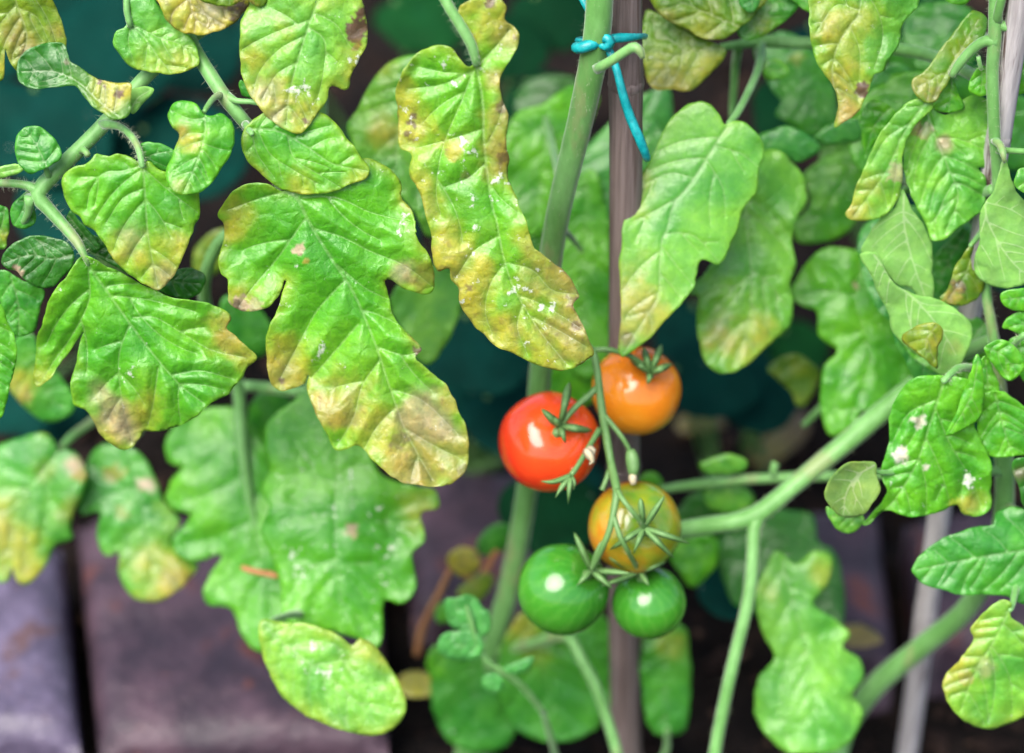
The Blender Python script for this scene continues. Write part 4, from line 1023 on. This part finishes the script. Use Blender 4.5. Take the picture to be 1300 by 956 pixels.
leaf(c2, v(5, '470,565 500,482 560,430 640,462 700,402 760,385 832,420 836,500 830,620 810,675 770,680 800,720') + v(10, '806,140 790,200 740,250 680,300 620,337 582,335 560,280 520,200 482,110 466,50'), v(5, '560,440 600,560 650,680 690,790') + v(10, '640,300'), .924, 'light',
     [v(5, '600,560 680,560 790,600'), v(5, '660,700 730,720 800,760'), v(5, '590,530 530,640 510,740'), v(5, '655,690 600,760 570,860')], label='rounded bright green leaflet with a small tan scar', Y=[(1200, 182, 14, .85, 'p'), (1175, 165, 10, .5, 'p'), (1162, 162, 10, .5, 'o')], ky=.2, quilt=1.2)
leaf(c2, v(5, '520,395 580,400 590,440 545,480 495,540 462,620 468,700 452,800 400,862 300,896 235,872 260,810 310,680 350,580 400,500 460,430'), v(5, '560,410 470,540 400,690 270,870'), .913, 'light', [v(5, '450,560 440,680 420,820'), v(5, '490,500 400,560 340,660')], label='yellow-tipped leaflet folded lengthwise, hanging left of the round one', Y=[(1090, 265, 26, .8), (1082, 272, 14, .7, 'o'), (1105, 235, 20, .5, 'o'), (1140, 220, 12, .5, 'p'), (1150, 150, 26, .5, 'g')], m=.2, fold=.12, wave=.6, quilt=.6)
leaf(c2, v(5, '285,482 340,400 400,418 440,468 385,530 345,600 312,650 302,600 298,540'), v(5, '410,440 350,510 312,640'), .945, 'bright')
leaf(c2, v(5, '735,340 760,285 800,270 835,300 836,350 810,386 770,391 735,372'), v(5, '785,275 785,330 780,386'), .905, 'bright', quilt=.5)
leaf(c2, v(5, '810,275 870,230 956,195 1030,170 1060,270 1010,360 940,385 880,391 842,370 833,310'), v(5, '1040,200 960,280 850,350'), .912, 'bright', label='green leaflet crossing the pale cane at the right edge', Y=[(1265, 112, 7, .7, 'l')])
leaf(c2, v(5, '915,742 930,690 956,675 1020,680 1030,790 940,775'), v(5, '1020,690 930,760'), .90, 'light')
leaf(c2, v(5, '620,-14 670,20 720,12 745,-30 640,-60'), v(5, '680,-55 690,10'), .93, 'bright', quilt=.4)
# -- turned-over leaves
c3p = [[(1255, 300, .945, 6), (1230, 270, .955, 5), (1180, 250, .955, 4.5), (1148, 240, .945, 4)], [(1248, 292, .946, 5), (1242, 300, .935, 4), (1232, 312, .93, 3)]]
c3 = tubes('leaf', c3p, M_STEM, C)
c3b = tubes('leaf', [[(1262, 178, .912, 5), (1270, 184, .907, 5), (1274, 197, .903, 4), (1275, 206, .905, 2)]], M_STEM, C)
leaf(c3, v(10, '460,130 500,200 550,280 580,350 585,450 591,560 570,606 530,572 500,532 440,512 400,462 365,400 300,382 380,240 430,200'), v(10, '470,150 470,260 500,400 565,590'), .928, 'pale', [v(10, '475,240 540,330 580,420'), v(10, '485,330 420,380 380,420')], label='turned-over leaflet showing its pale underside', under=True, quilt=-.5)
leaf(c3, v(10, '290,388 360,392 432,512 530,562 590,572 680,612 746,690 740,760 700,832 652,882 600,870 560,820 500,780 440,722 400,612 330,470'), v(10, '350,395 430,500 540,600 650,740 680,800'), .920, 'pale', [v(10, '440,510 550,590 640,600')], label='lower turned-over leaflet with grey-green underside', under=True, quilt=-.5, Y=[(1210, 440, 14, .5, 'o')])
leaf(c3, v(10, '460,732 520,682 600,668 626,700 604,780 604,852 545,812'), v(10, '600,680 560,740 560,810'), .912, 'olive', [], label='rolled yellow-green tip of the turned-over leaflet', fold=.8, Y=[(1185, 435, 14, .7)], m=.4, quilt=.5)
leaf(c3b, v(10, '775,222 830,130 862,40 880,-10 896,50 912,110 956,180 1040,210 1060,440 1000,490 900,526 800,502 750,440 770,340'), v(10, '870,20 800,200 850,340 950,460 1020,480'), .908, 'pale', [v(10, '800,240 760,400 790,490'), v(10, '840,320 860,420 880,500'), v(10, '810,260 900,300 1000,330'), v(10, '800,180 900,210 1000,270')], label='large pale underside of a leaflet cut by the right edge', under=True, quilt=-.6)
leaf(c3, v(10, '618,572 650,530 690,420 752,348 745,440 800,508 760,572 700,597'), v(10, '750,360 720,470 650,570'), .93, 'olive', label='small brown-streaked leaflet across the leaning cane', Y=[(1215, 365, 10, .8, 'b'), (1208, 375, 12, .7, 'o')])
leaf(c3, v(10, '400,612 440,722 490,790 560,850 640,890 600,900 520,900 470,820 430,730'), v(10, '420,640 500,800 590,890'), .945, 'cool', quilt=.4)
leaf(c3, v(10, '590,420 640,350 720,280 745,330 690,420 640,530 600,560'), v(10, '720,300 640,440 605,550'), .965, 'mid', quilt=.6)
leaf(c3, v(5, '838,560 880,470 956,450 1030,470 1030,640 950,690 880,680'), v(5, '950,460 930,670'), 1.02, 'mid', quilt=.6)
# -- lower cluster
c4p = [[(1270, 500, .96, 7), (1240, 470, .935, 6), (1215, 468, .92, 5), (1198, 484, .914, 4)], [(1268, 470, .955, 6), (1285, 440, .93, 4), (1300, 425, .92, 4)], [(1274, 560, .97, 6), (1262, 530, .935, 4)], [(1274, 640, .985, 6), (1300, 690, .955, 5), (1340, 690, .945, 5)], [(1274, 600, .975, 6), (1200, 590, .95, 4), (1130, 600, .93, 3.5), (1110, 598, .925, 3)]]
c4 = tubes('leaf', c4p, M_STEM, C); hairs(c4, c4p[:2], 160)
leaf(c4, v(11, '455,62 380,65 330,100 295,180 290,250 270,340 285,400 218,492 236,492 280,456 340,466 380,471 440,456 490,432 510,460 550,466 585,446 587,390 590,310 562,250 540,200 545,150 560,100 520,70'), v(11, '452,75 412,200 370,320 300,430 225,490'), .918, 'bright',
     [v(11, '425,150 470,260 530,360 560,440'), v(11, '400,240 440,330 470,430'), v(11, '430,130 350,170 300,260'), v(11, '380,300 400,380 400,460')], label='crinkled bright leaflet with white patches, lower right', quilt=1.5, fold=.35, wave=1.4,
     Y=[(1143, 578, 10, 1, 'w'), (1146, 572, 6, 1, 'w'), (1167, 536, 8, .8, 'w'), (1175, 593, 5, .9, 'w'), (1235, 640, 20, .7, 'o'), (1220, 640, 12, .5)], S=[(1232, 610, 22, .9), (1172, 640, 14, .8), (1132, 615, 10, .6)], spk=.15)
leaf(c4, v(11, '108,402 130,350 180,310 250,312 256,350 266,392 242,430 220,462 150,466 118,432'), v(11, '250,320 200,350 170,400 160,462'), .922, 'olive', [v(11, '215,340 190,390 220,450')], label='rolled olive leaflet with white veins near the branch', under=True, fold=-.5, quilt=-.5)
leaf(c4, v(11, '112,440 160,466 218,470 200,512 160,516 122,482'), v(11, '215,475 120,470'), .945, 'light', quilt=.4)
leaf(c4, v(11, '545,190 570,112 620,108 683,150 730,180 740,280 640,296 580,290 550,240'), v(11, '600,115 620,200 650,290'), .925, 'bright', label='green leaflet at the right edge beside the crinkled one', quilt=1.2)
leaf(c4, v(11, '455,236 490,160 520,80 548,0 562,40 566,130 550,190 500,222'), v(11, '550,20 530,120 470,225'), .910, 'bright', label='thin leaflet folded shut over the crinkled one', fold=.6, quilt=.4)
leaf(c4, v(10, '740,890 800,800 845,895 862,956 860,1030 780,1060 730,980'), v(10, '800,820 810,920 800,1050'), .922, 'bright')
leaf(c4, v(10, '790,765 870,738 930,780 956,850 905,902 860,880 800,800'), v(10, '795,765 870,800 930,870'), .914, 'bright', S=[(1270, 436, 8, .8)])
leaf(c4, v(10, '860,552 956,530 1010,540 1010,610 920,616 870,592'), v(10, '1000,560 870,575'), .92, 'bright', quilt=.6)
leaf(c4, v(10, '870,690 900,640 980,615 1040,640 1040,740 960,730 900,700'), v(10, '1020,650 890,690'), .925, 'bright')
leaf(c4, v(10, '900,740 956,720 1040,740 1050,900 980,930 920,850'), v(10, '1030,750 940,850'), .93, 'bright')
leaf(c4, v(11, '360,622 380,580 450,530 530,500 594,490 600,455 640,440 700,450 780,500 790,680 740,740 680,722 640,700 560,696 470,690 390,660'), v(11, '740,560 620,575 520,592 372,622'), .945, 'mid', [v(11, '640,575 600,530 560,505'), v(11, '560,585 520,640 500,690')], label='dark smooth leaflet pointing left at the right edge', ky=.1, quilt=.8)
leaf(c4, v(11, '652,312 690,296 740,320 740,470 690,450 665,385'), v(11, '700,300 690,440'), .93, 'deep', Y=[(1295, 600, 14, .6, 'b')], label='brown-stained scrap of leaflet on the right edge')
leaf(c4, v(11, '445,950 500,880 540,822 530,790 570,742 620,710 645,720 642,760 690,790 720,850 740,930 720,1010 660,1060 560,1080 480,1030'), v(11, '640,735 600,820 540,920 500,1030'), .935, 'light', [v(11, '625,780 680,840 710,940'), v(11, '590,840 640,930 650,1030')], label='yellow-edged leaflet in the lower right corner', Y=[(1215, 845, 30, .8), (1240, 800, 20, .5), (1200, 870, 30, .7), (1250, 850, 14, .4, 'p'), (1225, 860, 9, .5, 'o')], m=.4, spk=.12)
tubes('petiolule', [[(1274, 650, .985, 5), (1290, 720, .96, 5), (1286, 765, .94, 4), (1281, 775, .936, 3.5)]], M_STEM, c4)
tubes('petiolule', [[(1274, 640, .985, 5), (1310, 660, .96, 5), (1330, 690, .948, 5), (1325, 697, .945, 4)]], M_STEM, c4)

# -- softly blurred leaves left of the cane
c5p = [[(1262, 110, .905, 8), (1180, 70, .96, 8), (1080, 56, .985, 8), (1010, 54, .99, 8), (965, 52, .99, 8), (940, 56, .985, 6), (915, 60, .98, 5)],
       [(966, 54, .99, 6), (966, 72, .98, 5.5), (960, 95, .97, 5.2), (946, 125, .955, 5), (935, 145, .946, 4.8), (925, 157, .941, 4)],
       [(938, 58, .985, 6), (934, 80, 1.0, 5.5), (932, 110, 1.005, 5), (930, 150, 1.01, 4.5), (940, 200, 1.01, 4), (946, 260, 1.01, 4)], [(962, 66, .985, 4), (970, 74, .98, 3), (976, 80, .978, 3)]]
c5 = tubes('leaf', c5p, M_STEM, C)
leaf(c5, v(4, '145,105 160,40 220,58 300,108 400,158 450,180 482,210 432,290 380,330 330,366 270,360 210,370 170,345 150,250'), v(4, '465,195 300,215 180,340'), .955, 'olive', [v(4, '380,205 330,290 300,350'), v(4, '330,212 250,150 180,90')], label='orange-yellow edged leaflet just right of the twine', Y=[(845, 100, 40, .8), (860, 105, 24, .6, 'o'), (830, 108, 14, .6, 'o'), (835, 40, 24, .5, 'g'), (900, 85, 20, .6)], ky=.1)
leaf(c5, v(4, '165,-50 175,0 222,64 300,105 380,150 452,166 520,132 548,100 600,60 650,-20 600,-70 400,-90'), v(4, '540,110 400,50 240,-20'), .944, 'olive', label='olive leaflet at the top edge above the orange-edged one', Y=[(850, 25, 20, .6, 'o'), (890, 40, 24, .5), (930, 15, 24, .5, 'g')], ky=.1)
leaf(c5, v(4, '530,132 562,160 620,156 692,110 760,42 780,0 750,-60 600,-50 545,80'), v(4, '560,140 640,60 720,-30'), .955, 'mid', Y=[(965, 30, 18, .5)], ky=.1)
leaf(c5, v(4, '700,-30 740,-5 800,38 860,60 900,20 880,-40 780,-70'), v(4, '740,-40 850,40'), .95, 'bright', ky=.1)
leaf(c5, v(4, '535,10 560,45 590,55 618,10 620,-30 560,-30'), v(4, '590,-25 588,50'), .935, 'cool', quilt=.3)
leaf(c5, v(4, '480,505 465,485 430,430 385,412 330,425 270,470 230,530 190,630 130,720 108,755 115,780 80,860 62,940') + v(9, '95,75 80,180 90,260 90,350 80,450 78,522 95,556 130,532 200,482 280,402 340,332 385,260 408,172 420,160 490,176 520,120 560,40') + v(4, '545,880 560,840 598,785 612,755 622,680 634,600 612,540 562,496 525,490 500,500'),
     v(4, '490,510 430,600 340,740 270,830 238,950') + v(9, '262,60 246,200 240,300 165,430 100,540'), .938, 'light', [v(4, '400,640 470,760 480,880'), v(4, '300,790 200,850 100,900'), v(4, '440,590 540,620 620,680'), v(4, '350,720 260,700 160,740'), v(9, '260,110 330,200 380,260'), v(9, '265,50 380,60 490,170')],
     label='long smooth leaflet with yellow pointed tip right of the brown cane', ky=.08, quilt=.3, wave=.5, Y=[(805, 395, 40, .85), (800, 370, 30, .7), (830, 400, 26, .6), (790, 430, 16, .6, 'o'), (800, 345, 24, .4), (815, 235, 20, .5), (810, 270, 14, .35), (795, 430, 9, .4, 'b')], m=.12, mw=8)
leaf(c5, v(0, '930,220 955,195 985,190 1008,208 1022,235 1026,258 1012,275 1006,300 1010,335 1003,360 1008,395 1002,415 975,440 945,466 915,473 896,460 888,430 884,400 886,376 877,374 878,362 895,345 915,310 925,260'), v(0, '945,215 948,290 953,340 950,410 930,465'), .985, 'light', [v(0, '950,350 910,390 895,420'), v(0, '953,340 985,370 1000,390')], label='blurred leaflet with brownish-yellow bottom behind the smooth one', ky=.1, Y=[(945, 440, 44, .8), (920, 430, 30, .6, 'o'), (970, 410, 22, .6), (915, 410, 20, .4, 'p')])
leaf(c5, v(4, '615,555 700,512 760,520 830,560 864,600 830,640 770,660 715,635 640,640'), v(4, '625,590 740,590 855,600'), .99, 'cool', label='small spear-shaped leaflet pointing right', quilt=.4)
leaf(c5, v(4, '630,262 660,238 710,245 743,290 730,312 660,326 635,302'), v(4, '632,270 735,300'), .978, 'light', quilt=.3)
leaf(c5, v(4, '680,462 712,400 696,350 706,280 742,228 800,200 870,240 924,380 930,500 880,532 820,552 770,520 720,490'), v(4, '760,220 800,360 850,530'), 1.03, 'mid', label='blurred lobed leaflet behind the hanging yellow one', ky=.1, Y=[(1010, 75, 8, .4)])
# -- deeper foliage behind the right plant
c6p = [[(1262, 240, .925, 7), (1180, 270, 1.0, 7), (1120, 300, 1.03, 6), (1090, 320, 1.03, 5)], [(1180, 270, 1.0, 6), (1140, 220, 1.04, 5), (1090, 190, 1.05, 4)], [(1262, 300, .93, 6), (1200, 400, 1.02, 6), (1120, 440, 1.05, 5), (1060, 500, 1.06, 5), (1020, 540, 1.07, 4)], [(1263, 60, .895, 6), (1240, 40, 1.0, 5), (1200, 30, 1.06, 5)]]
c6 = tubes('leaf', c6p, M_STEM, C)
leaf(c6, v(10, '25,250 60,230 90,180 70,110 62,70 100,30 200,-20 310,-30 322,50 300,150 282,240 240,300 200,330 120,345 40,345'), v(10, '280,0 200,140 80,320'), 1.04, 'bright', label='blurred bluish leaflet behind the yellow-tipped folded one', ky=.1)
leaf(c6, v(10, '5,560 60,450 140,370 250,365 310,395 400,480 425,620 475,740 500,880 480,1000 420,1050 340,1040 300,1020 250,1100 180,1130 140,1060 130,940 150,850 200,780 130,720 118,620 60,600'), v(10, '300,400 280,600 330,800 250,1090'), 1.02, 'bright', [v(10, '280,560 160,540 40,570'), v(10, '300,700 220,720 150,700'), v(10, '320,760 400,800 460,900')], label='large blurred scalloped leaflet with a pale dot', ky=.1, Y=[(1087, 362, 4, .9, 'p')], quilt=1.2)
leaf(c6, v(9, '680,602 720,560 780,540 840,560 892,612 880,680 830,757 800,750 770,690 720,640'), v(9, '800,550 800,650 820,745'), 1.07, 'olive', label='solitary olive leaflet against the dark background', quilt=.4)
leaf(c6, v(5, '100,560 200,500 290,490 300,560 240,580 150,578'), v(5, '280,510 120,565'), 1.0, 'cool', quilt=.4)
leaf(c6, v(5, '475,110 500,80 540,75 600,130 625,200 600,248 555,250 500,200'), v(5, '520,85 590,240'), 1.08, 'cool', quilt=.5)
leaf(c6, v(5, '560,0 620,10 700,70 705,150 660,200 610,180 570,100 530,40'), v(5, '600,15 660,180'), 1.10, 'mid', quilt=.5)
leaf(c6, v(5, '400,200 470,160 560,240 560,300 480,330 420,280'), v(5, '440,190 530,310'), 1.07, 'mid', quilt=.5)
leaf(c6, v(5, '330,320 440,255 510,290 530,330 480,400 430,440 340,410'), v(5, '440,270 400,420'), 1.0, 'cool', quilt=.5)
leaf(c6, v(5, '560,280 640,300 760,270 830,330 760,400 640,400'), v(5, '580,300 800,340'), 1.04, 'mid', quilt=.5)
leaf(c6, v(5, '880,380 960,390 1030,420 1030,560 940,560 880,500'), v(5, '900,400 980,540'), 1.06, 'mid', quilt=.5)
leaf(c6, v(10, '430,620 520,600 620,560 720,600 740,720 700,860 560,900 480,760'), v(10, '600,580 600,880'), 1.0, 'cool', quilt=.6)
leaf(c6, v(0, '1075,150 1110,110 1160,90 1200,100 1180,150 1140,200 1095,220'), v(0, '1190,105 1140,150 1090,210'), 1.0, 'bright', ky=.1)
leaf(c6, v(0, '1090,300 1120,270 1180,260 1230,280 1250,340 1230,400 1180,420 1120,400'), v(0, '1230,290 1180,340 1120,390'), .985, 'cool', ky=.1)
leaf(c6, v(0, '1150,420 1190,400 1240,400 1270,440 1260,500 1220,530 1170,500'), v(0, '1250,410 1210,460 1180,500'), .975, 'bright', ky=.1)
leaf(c6, v(0, '960,60 990,40 1030,60 1040,110 1010,140 985,120'), v(0, '1020,55 995,130'), 1.05, 'cool', ky=.1)
leaf(c6, v(0, '1060,140 1090,150 1110,190 1090,230 1050,220 1040,180'), v(0, '1085,150 1060,215'), 1.06, 'bright', ky=.1)
leaf(c6, v(0, '1150,20 1200,0 1240,20 1240,70 1200,100 1160,80'), v(0, '1230,25 1170,80'), 1.03, 'mid', ky=.1)
# -- small leaves along the lower stalk
c7p = [[(1165, 600, .995, 6), (1065, 604, 1.03, 6.5), (1000, 606, 1.04, 6.5), (955, 608, 1.045, 6.5), (908, 612, 1.05, 6.5), (870, 617, 1.055, 6), (835, 622, 1.06, 5)], [(982, 604, 1.04, 5), (982, 594, 1.038, 5), (985, 588, 1.038, 6)]]
c7 = tubes('leaf', c7p, M_STEM, C)
leaf(c7, v(13, '955,150 1030,110 1110,130 1158,180 1100,236 1020,232 970,200'), v(13, '960,150 1050,170 1150,185'), 1.06, 'light', quilt=.4)
leaf(c7, v(13, '935,30 990,0 1060,-12 1130,20 1110,62 1010,72 950,60'), v(13, '940,50 1120,20'), 1.04, 'light', quilt=.4)
leaf(c7, v(13, '690,90 720,65 760,75 780,110 740,130 700,120'), v(13, '775,110 700,90'), 1.06, 'bright', quilt=.3)
leaf(c7, v(13, '830,300 900,160 980,180 1000,300 980,330 900,340'), v(13, '960,200 860,310'), 1.10, 'deep', quilt=.5)
leaf(c7, v(13, '810,400 900,330 1000,340 1012,420 960,500 900,542 855,480'), v(13, '990,345 890,520'), 1.07, 'bright', label='blurred leaflet under the thick branch', quilt=.4)
leaf(c7, v(0, '985,700 1010,715 1035,700 1055,706 1050,745 1032,766 1062,788 1078,806 1068,822 1092,836 1096,862 1080,880 1096,910 1066,950 1000,955 960,915 962,862 982,836 968,806 960,770 962,740 974,718'), v(0, '992,706 1005,760 1022,820 1040,940'), 1.035, 'light', [v(0, '1015,800 1050,820 1080,850'), v(0, '1005,760 985,800 972,850')], label='blurred yellow-green lobed leaflet at the bottom, right of centre', ky=.0, Y=[(1045, 730, 20, .5), (975, 750, 16, .35)])
leaf(c7, v(0, '910,690 960,650 1010,648 1032,655 1038,685 1058,698 1068,725 1072,760 1066,800 1040,810 980,780 935,770 915,730'), v(0, '960,655 1000,720 1060,790'), 1.09, 'deep', label='dark blurred leaflet behind the thin hanging stalk', ky=0)
leaf(c7, v(0, '880,640 900,605 930,600 960,640 940,690 905,700'), v(0, '930,605 905,690'), 1.10, 'deep', quilt=.4)

# ================================================================== SMALL PLANTS AT THE FOOT
E = empty('mint_seedling', (*G(612, 900, 0.0)[:2], 0.0))
tag(E, 'small bluish-green seedling at the foot of the thick stem', 'seedling')
tubes('stem', [[(690, 905, 1.045, 4), (660, 868, 1.03, 4.4), (638, 853, 1.025, 4.4), (617, 838, 1.02, 4), (605, 815, 1.015, 3.4), (598, 790, 1.012, 3), (592, 770, 1.01, 2.5)], [(690, 905, 1.045, 4), (705, 960, 1.08, 4), (715, 1020, 1.12, 4)]], M_STEM, E)
for sh, md in (('380,592 430,590 470,575 500,580 530,620 547,660 520,690 500,722 430,722 395,700 383,660', '495,715 460,650 420,600'), ('350,815 365,742 430,725 500,740 530,765 542,800 520,842 440,852', '530,815 460,790 365,800'), ('625,885 690,850 752,835 740,880 690,912 640,908', '630,890 740,845'), ('530,925 560,905 600,905 625,950 600,985 550,980', '600,910 560,970'), ('500,690 540,640 560,650 560,730 530,760', '540,745 540,660')):
    leaf(E, v(16, sh), v(16, md), 1.015, 'mint', quilt=1.3, sp=4.5, vs=10)
E2 = empty('yellow_seedling', (*G(560, 880, 0.0)[:2], 0.0))
tag(E2, 'withering yellow seedling between the brick and the thick stem', 'seedling')
tubes('stem', [[(572, 722, 1.12, 3.5), (560, 748, 1.13, 4), (546, 775, 1.14, 4), (535, 800, 1.15, 5), (530, 830, 1.16, 5)], [(575, 720, 1.12, 4), (605, 735, 1.12, 4), (630, 700, 1.11, 4)]], M_TWIG, E2)
leaf(E2, v(16, '388,430 402,400 450,380 510,400 522,450 490,492 440,496 402,468'), v(16, '400,470 460,430 515,420'), 1.11, 'yellow', quilt=.4)
leaf(E2, v(16, '510,370 540,320 600,280 650,290 640,380 560,420 525,410'), v(16, '520,400 620,300'), 1.12, 'mid', quilt=.4)
leaf(E2, v(16, '430,560 470,520 540,480 580,500 560,580 480,620'), v(16, '440,590 570,500'), 1.12, 'olive', Y=[(600, 740, 20, .5)], quilt=.4)
leaf(E2, v(16, '300,860 340,790 400,800 460,850 540,870 560,990 400,1020 320,940'), v(16, '350,810 440,930 520,990'), 1.10, 'bright', quilt=.5)
leaf(E2, v(16, '335,660 350,620 400,600 440,640 400,690 350,690'), v(16, '345,670 430,630'), 1.11, 'bright', quilt=.5)

# fallen dry leaves and a twig
for q, (pts, md, lb, tn) in enumerate((
    ([(505, 860), (520, 852), (545, 855), (556, 868), (540, 885), (510, 880)], [(508, 865), (552, 870)], 'yellow fallen leaf on the soil at the bottom, beside the brick', 'yellow'),
    ([(858, 535), (880, 527), (912, 530), (922, 540), (895, 548), (865, 548)], [(860, 542), (918, 538)], 'tan dead leaf on the dark soil right of the orange tomato', 'brown'),
    ([(950, 575), (985, 545), (1020, 520), (1030, 545), (1000, 575), (965, 592)], [(955, 582), (1025, 530)], 'dull brown dead leaf below the olive leaflet', 'brown'),
    ([(735, 228), (742, 216), (754, 208), (755, 214), (745, 226), (737, 231)], [(736, 229), (754, 210)], 'tiny orange dry leaf left of the brown cane', 'brown'),
    ([(1060, 800), (1085, 790), (1110, 800), (1120, 815), (1090, 822), (1065, 815)], [(1062, 808), (1118, 812)], 'brown dead leaf in the dark beside the pale cane', 'brown'))):
    d_ = gdepth(pts[0][0], pts[0][1], 0.03) if q != 3 else 1.05
    if q in (0, 4): d_ = gdepth(pts[0][0], pts[0][1], 0.055) - .01
    o = leaf(None, pts, md, d_, tn, name='fallen_leaf', ky=-.8 if q != 3 else .2, quilt=.5, Y=[(pts[0][0] + 20, pts[0][1], 30, .5, 'o')], sp=5)
    tag(o, lb, 'leaf', 'fallen leaves')
twg = tubes('dry_twig', [[(307, 720, 1.035, 3), (318, 724, 1.034, 4), (331, 727, 1.033, 3.6), (343, 729, 1.033, 4.4), (353, 732, 1.033, 3)]], M_TWIG, None)
tag(twg, 'short orange-brown dry twig lying on the blurred lobed leaf', 'twig')

# ================================================================== DARK LEAFY PLANTS BEHIND
def heart(cx, cy, r, ang, el, rs):
    out = []
    for k in range(16):
        a = 2 * math.pi * k / 16
        rr = r * (1 - 0.30 * math.exp(-((abs(a - math.pi)) / 0.35) ** 2)) * (1 + 0.10 * (rs.rand() - .5))
        x, y = rr * math.cos(a) * 1.12, rr * math.sin(a)
        X = x * math.cos(ang) - y * math.sin(ang); Yv = x * math.sin(ang) + y * math.cos(ang)
        out.append((cx + X, cy + Yv * el))
    mid = [(cx - r * .72 * math.cos(ang), cy - r * .72 * math.sin(ang) * el), (cx, cy), (cx + r * 1.0 * math.cos(ang), cy + r * 1.0 * math.sin(ang) * el)]
    return out, mid
rs = np.random.RandomState(5)
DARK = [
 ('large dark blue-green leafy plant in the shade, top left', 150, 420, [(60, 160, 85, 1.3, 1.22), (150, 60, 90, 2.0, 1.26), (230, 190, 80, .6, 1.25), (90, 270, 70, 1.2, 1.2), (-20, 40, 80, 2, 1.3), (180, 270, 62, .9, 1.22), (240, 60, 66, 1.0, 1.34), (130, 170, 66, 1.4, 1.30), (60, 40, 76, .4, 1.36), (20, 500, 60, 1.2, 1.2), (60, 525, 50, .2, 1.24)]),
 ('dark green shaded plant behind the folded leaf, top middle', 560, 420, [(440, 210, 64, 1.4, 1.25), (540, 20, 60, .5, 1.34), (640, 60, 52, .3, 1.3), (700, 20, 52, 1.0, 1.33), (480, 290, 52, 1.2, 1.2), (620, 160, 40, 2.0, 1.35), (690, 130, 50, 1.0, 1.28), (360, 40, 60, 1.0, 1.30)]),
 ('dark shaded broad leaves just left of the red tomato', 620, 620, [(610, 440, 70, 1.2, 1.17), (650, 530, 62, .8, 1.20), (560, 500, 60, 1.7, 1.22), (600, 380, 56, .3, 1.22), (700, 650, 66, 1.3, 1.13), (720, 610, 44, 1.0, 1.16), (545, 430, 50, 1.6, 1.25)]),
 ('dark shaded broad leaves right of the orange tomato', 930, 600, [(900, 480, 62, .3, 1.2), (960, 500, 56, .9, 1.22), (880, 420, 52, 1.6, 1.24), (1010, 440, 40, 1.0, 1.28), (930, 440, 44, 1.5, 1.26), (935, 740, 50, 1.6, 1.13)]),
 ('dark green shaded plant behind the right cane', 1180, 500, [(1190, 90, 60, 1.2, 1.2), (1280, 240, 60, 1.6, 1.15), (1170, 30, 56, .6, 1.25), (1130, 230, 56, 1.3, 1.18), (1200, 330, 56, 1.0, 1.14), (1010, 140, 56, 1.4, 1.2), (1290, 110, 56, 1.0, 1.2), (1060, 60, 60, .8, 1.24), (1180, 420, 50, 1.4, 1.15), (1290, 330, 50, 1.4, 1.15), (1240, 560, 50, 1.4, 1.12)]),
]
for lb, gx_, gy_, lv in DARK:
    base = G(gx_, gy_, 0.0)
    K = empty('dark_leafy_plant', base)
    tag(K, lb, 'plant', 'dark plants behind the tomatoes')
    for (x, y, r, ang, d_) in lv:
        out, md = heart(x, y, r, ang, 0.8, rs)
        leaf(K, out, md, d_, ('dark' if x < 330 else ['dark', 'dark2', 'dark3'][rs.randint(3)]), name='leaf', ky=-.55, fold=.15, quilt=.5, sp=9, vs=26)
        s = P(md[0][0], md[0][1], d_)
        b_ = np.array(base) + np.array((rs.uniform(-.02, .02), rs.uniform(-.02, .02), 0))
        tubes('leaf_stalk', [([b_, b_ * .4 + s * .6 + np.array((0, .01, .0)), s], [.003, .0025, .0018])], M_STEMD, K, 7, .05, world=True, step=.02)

# ================================================================== UPPER LEAVES, ABOVE THE FRAME
# the plants go on growing upwards; these unseen leaves are added to shade the bed behind
SRC = [o for o in col.objects if o.name.startswith('leaflet') and len(o.data.vertices) > 2500 and not o.name.startswith('leaflet_')]
rs = np.random.RandomState(21)
for plant, sx, sy in ((A, -.082, .885), (B, .045, .815), (C, .21, .80)):
    for k in range(9):
        z0 = .58 + .045 * k
        az = k * 2.4 + sx * 9
        dirv = np.array((math.cos(az), 0.55 + 0.45 * math.sin(az), 0.0)); dirv /= np.linalg.norm(dirv)
        base = np.array((sx, sy, z0)); L = rs.uniform(.15, .21)
        pth = [base, base + dirv * L * .5 + np.array((0, 0, .02)), base + dirv * L + np.array((0, 0, -.012))]
        lf = tubes('leaf', [(pth, [.0028, .0022, .0012])], M_STEM, plant, 7, .05, world=True, step=.015)
        side = np.array((-dirv[1], dirv[0], 0))
        for (t_, sd) in ((.4, 1), (.42, -1), (.7, 1), (.74, -1), (1.0, 0)):
            src = SRC[rs.randint(len(SRC))]
            c = src.copy(); col.objects.link(c)
            for key in ('label',):
                if key in c: del c[key]
            c.parent = lf
            pos = (pth[0] * (1 - t_) ** 2 + 2 * pth[1] * t_ * (1 - t_) + pth[2] * t_ * t_)
            c.location = Vector(pos + side * sd * .006) - world_loc(lf)
            ang = math.atan2(*(dirv + side * sd * 1.2)[:2][::-1]) + math.pi / 2
            c.rotation_euler = Matrix.Rotation(ang, 3, 'Z').to_4x4().to_euler()
            c.rotation_euler.x = math.radians(rs.uniform(-55, -20))
            sc_ = rs.uniform(.85, 1.1); c.scale = (sc_, sc_, sc_)
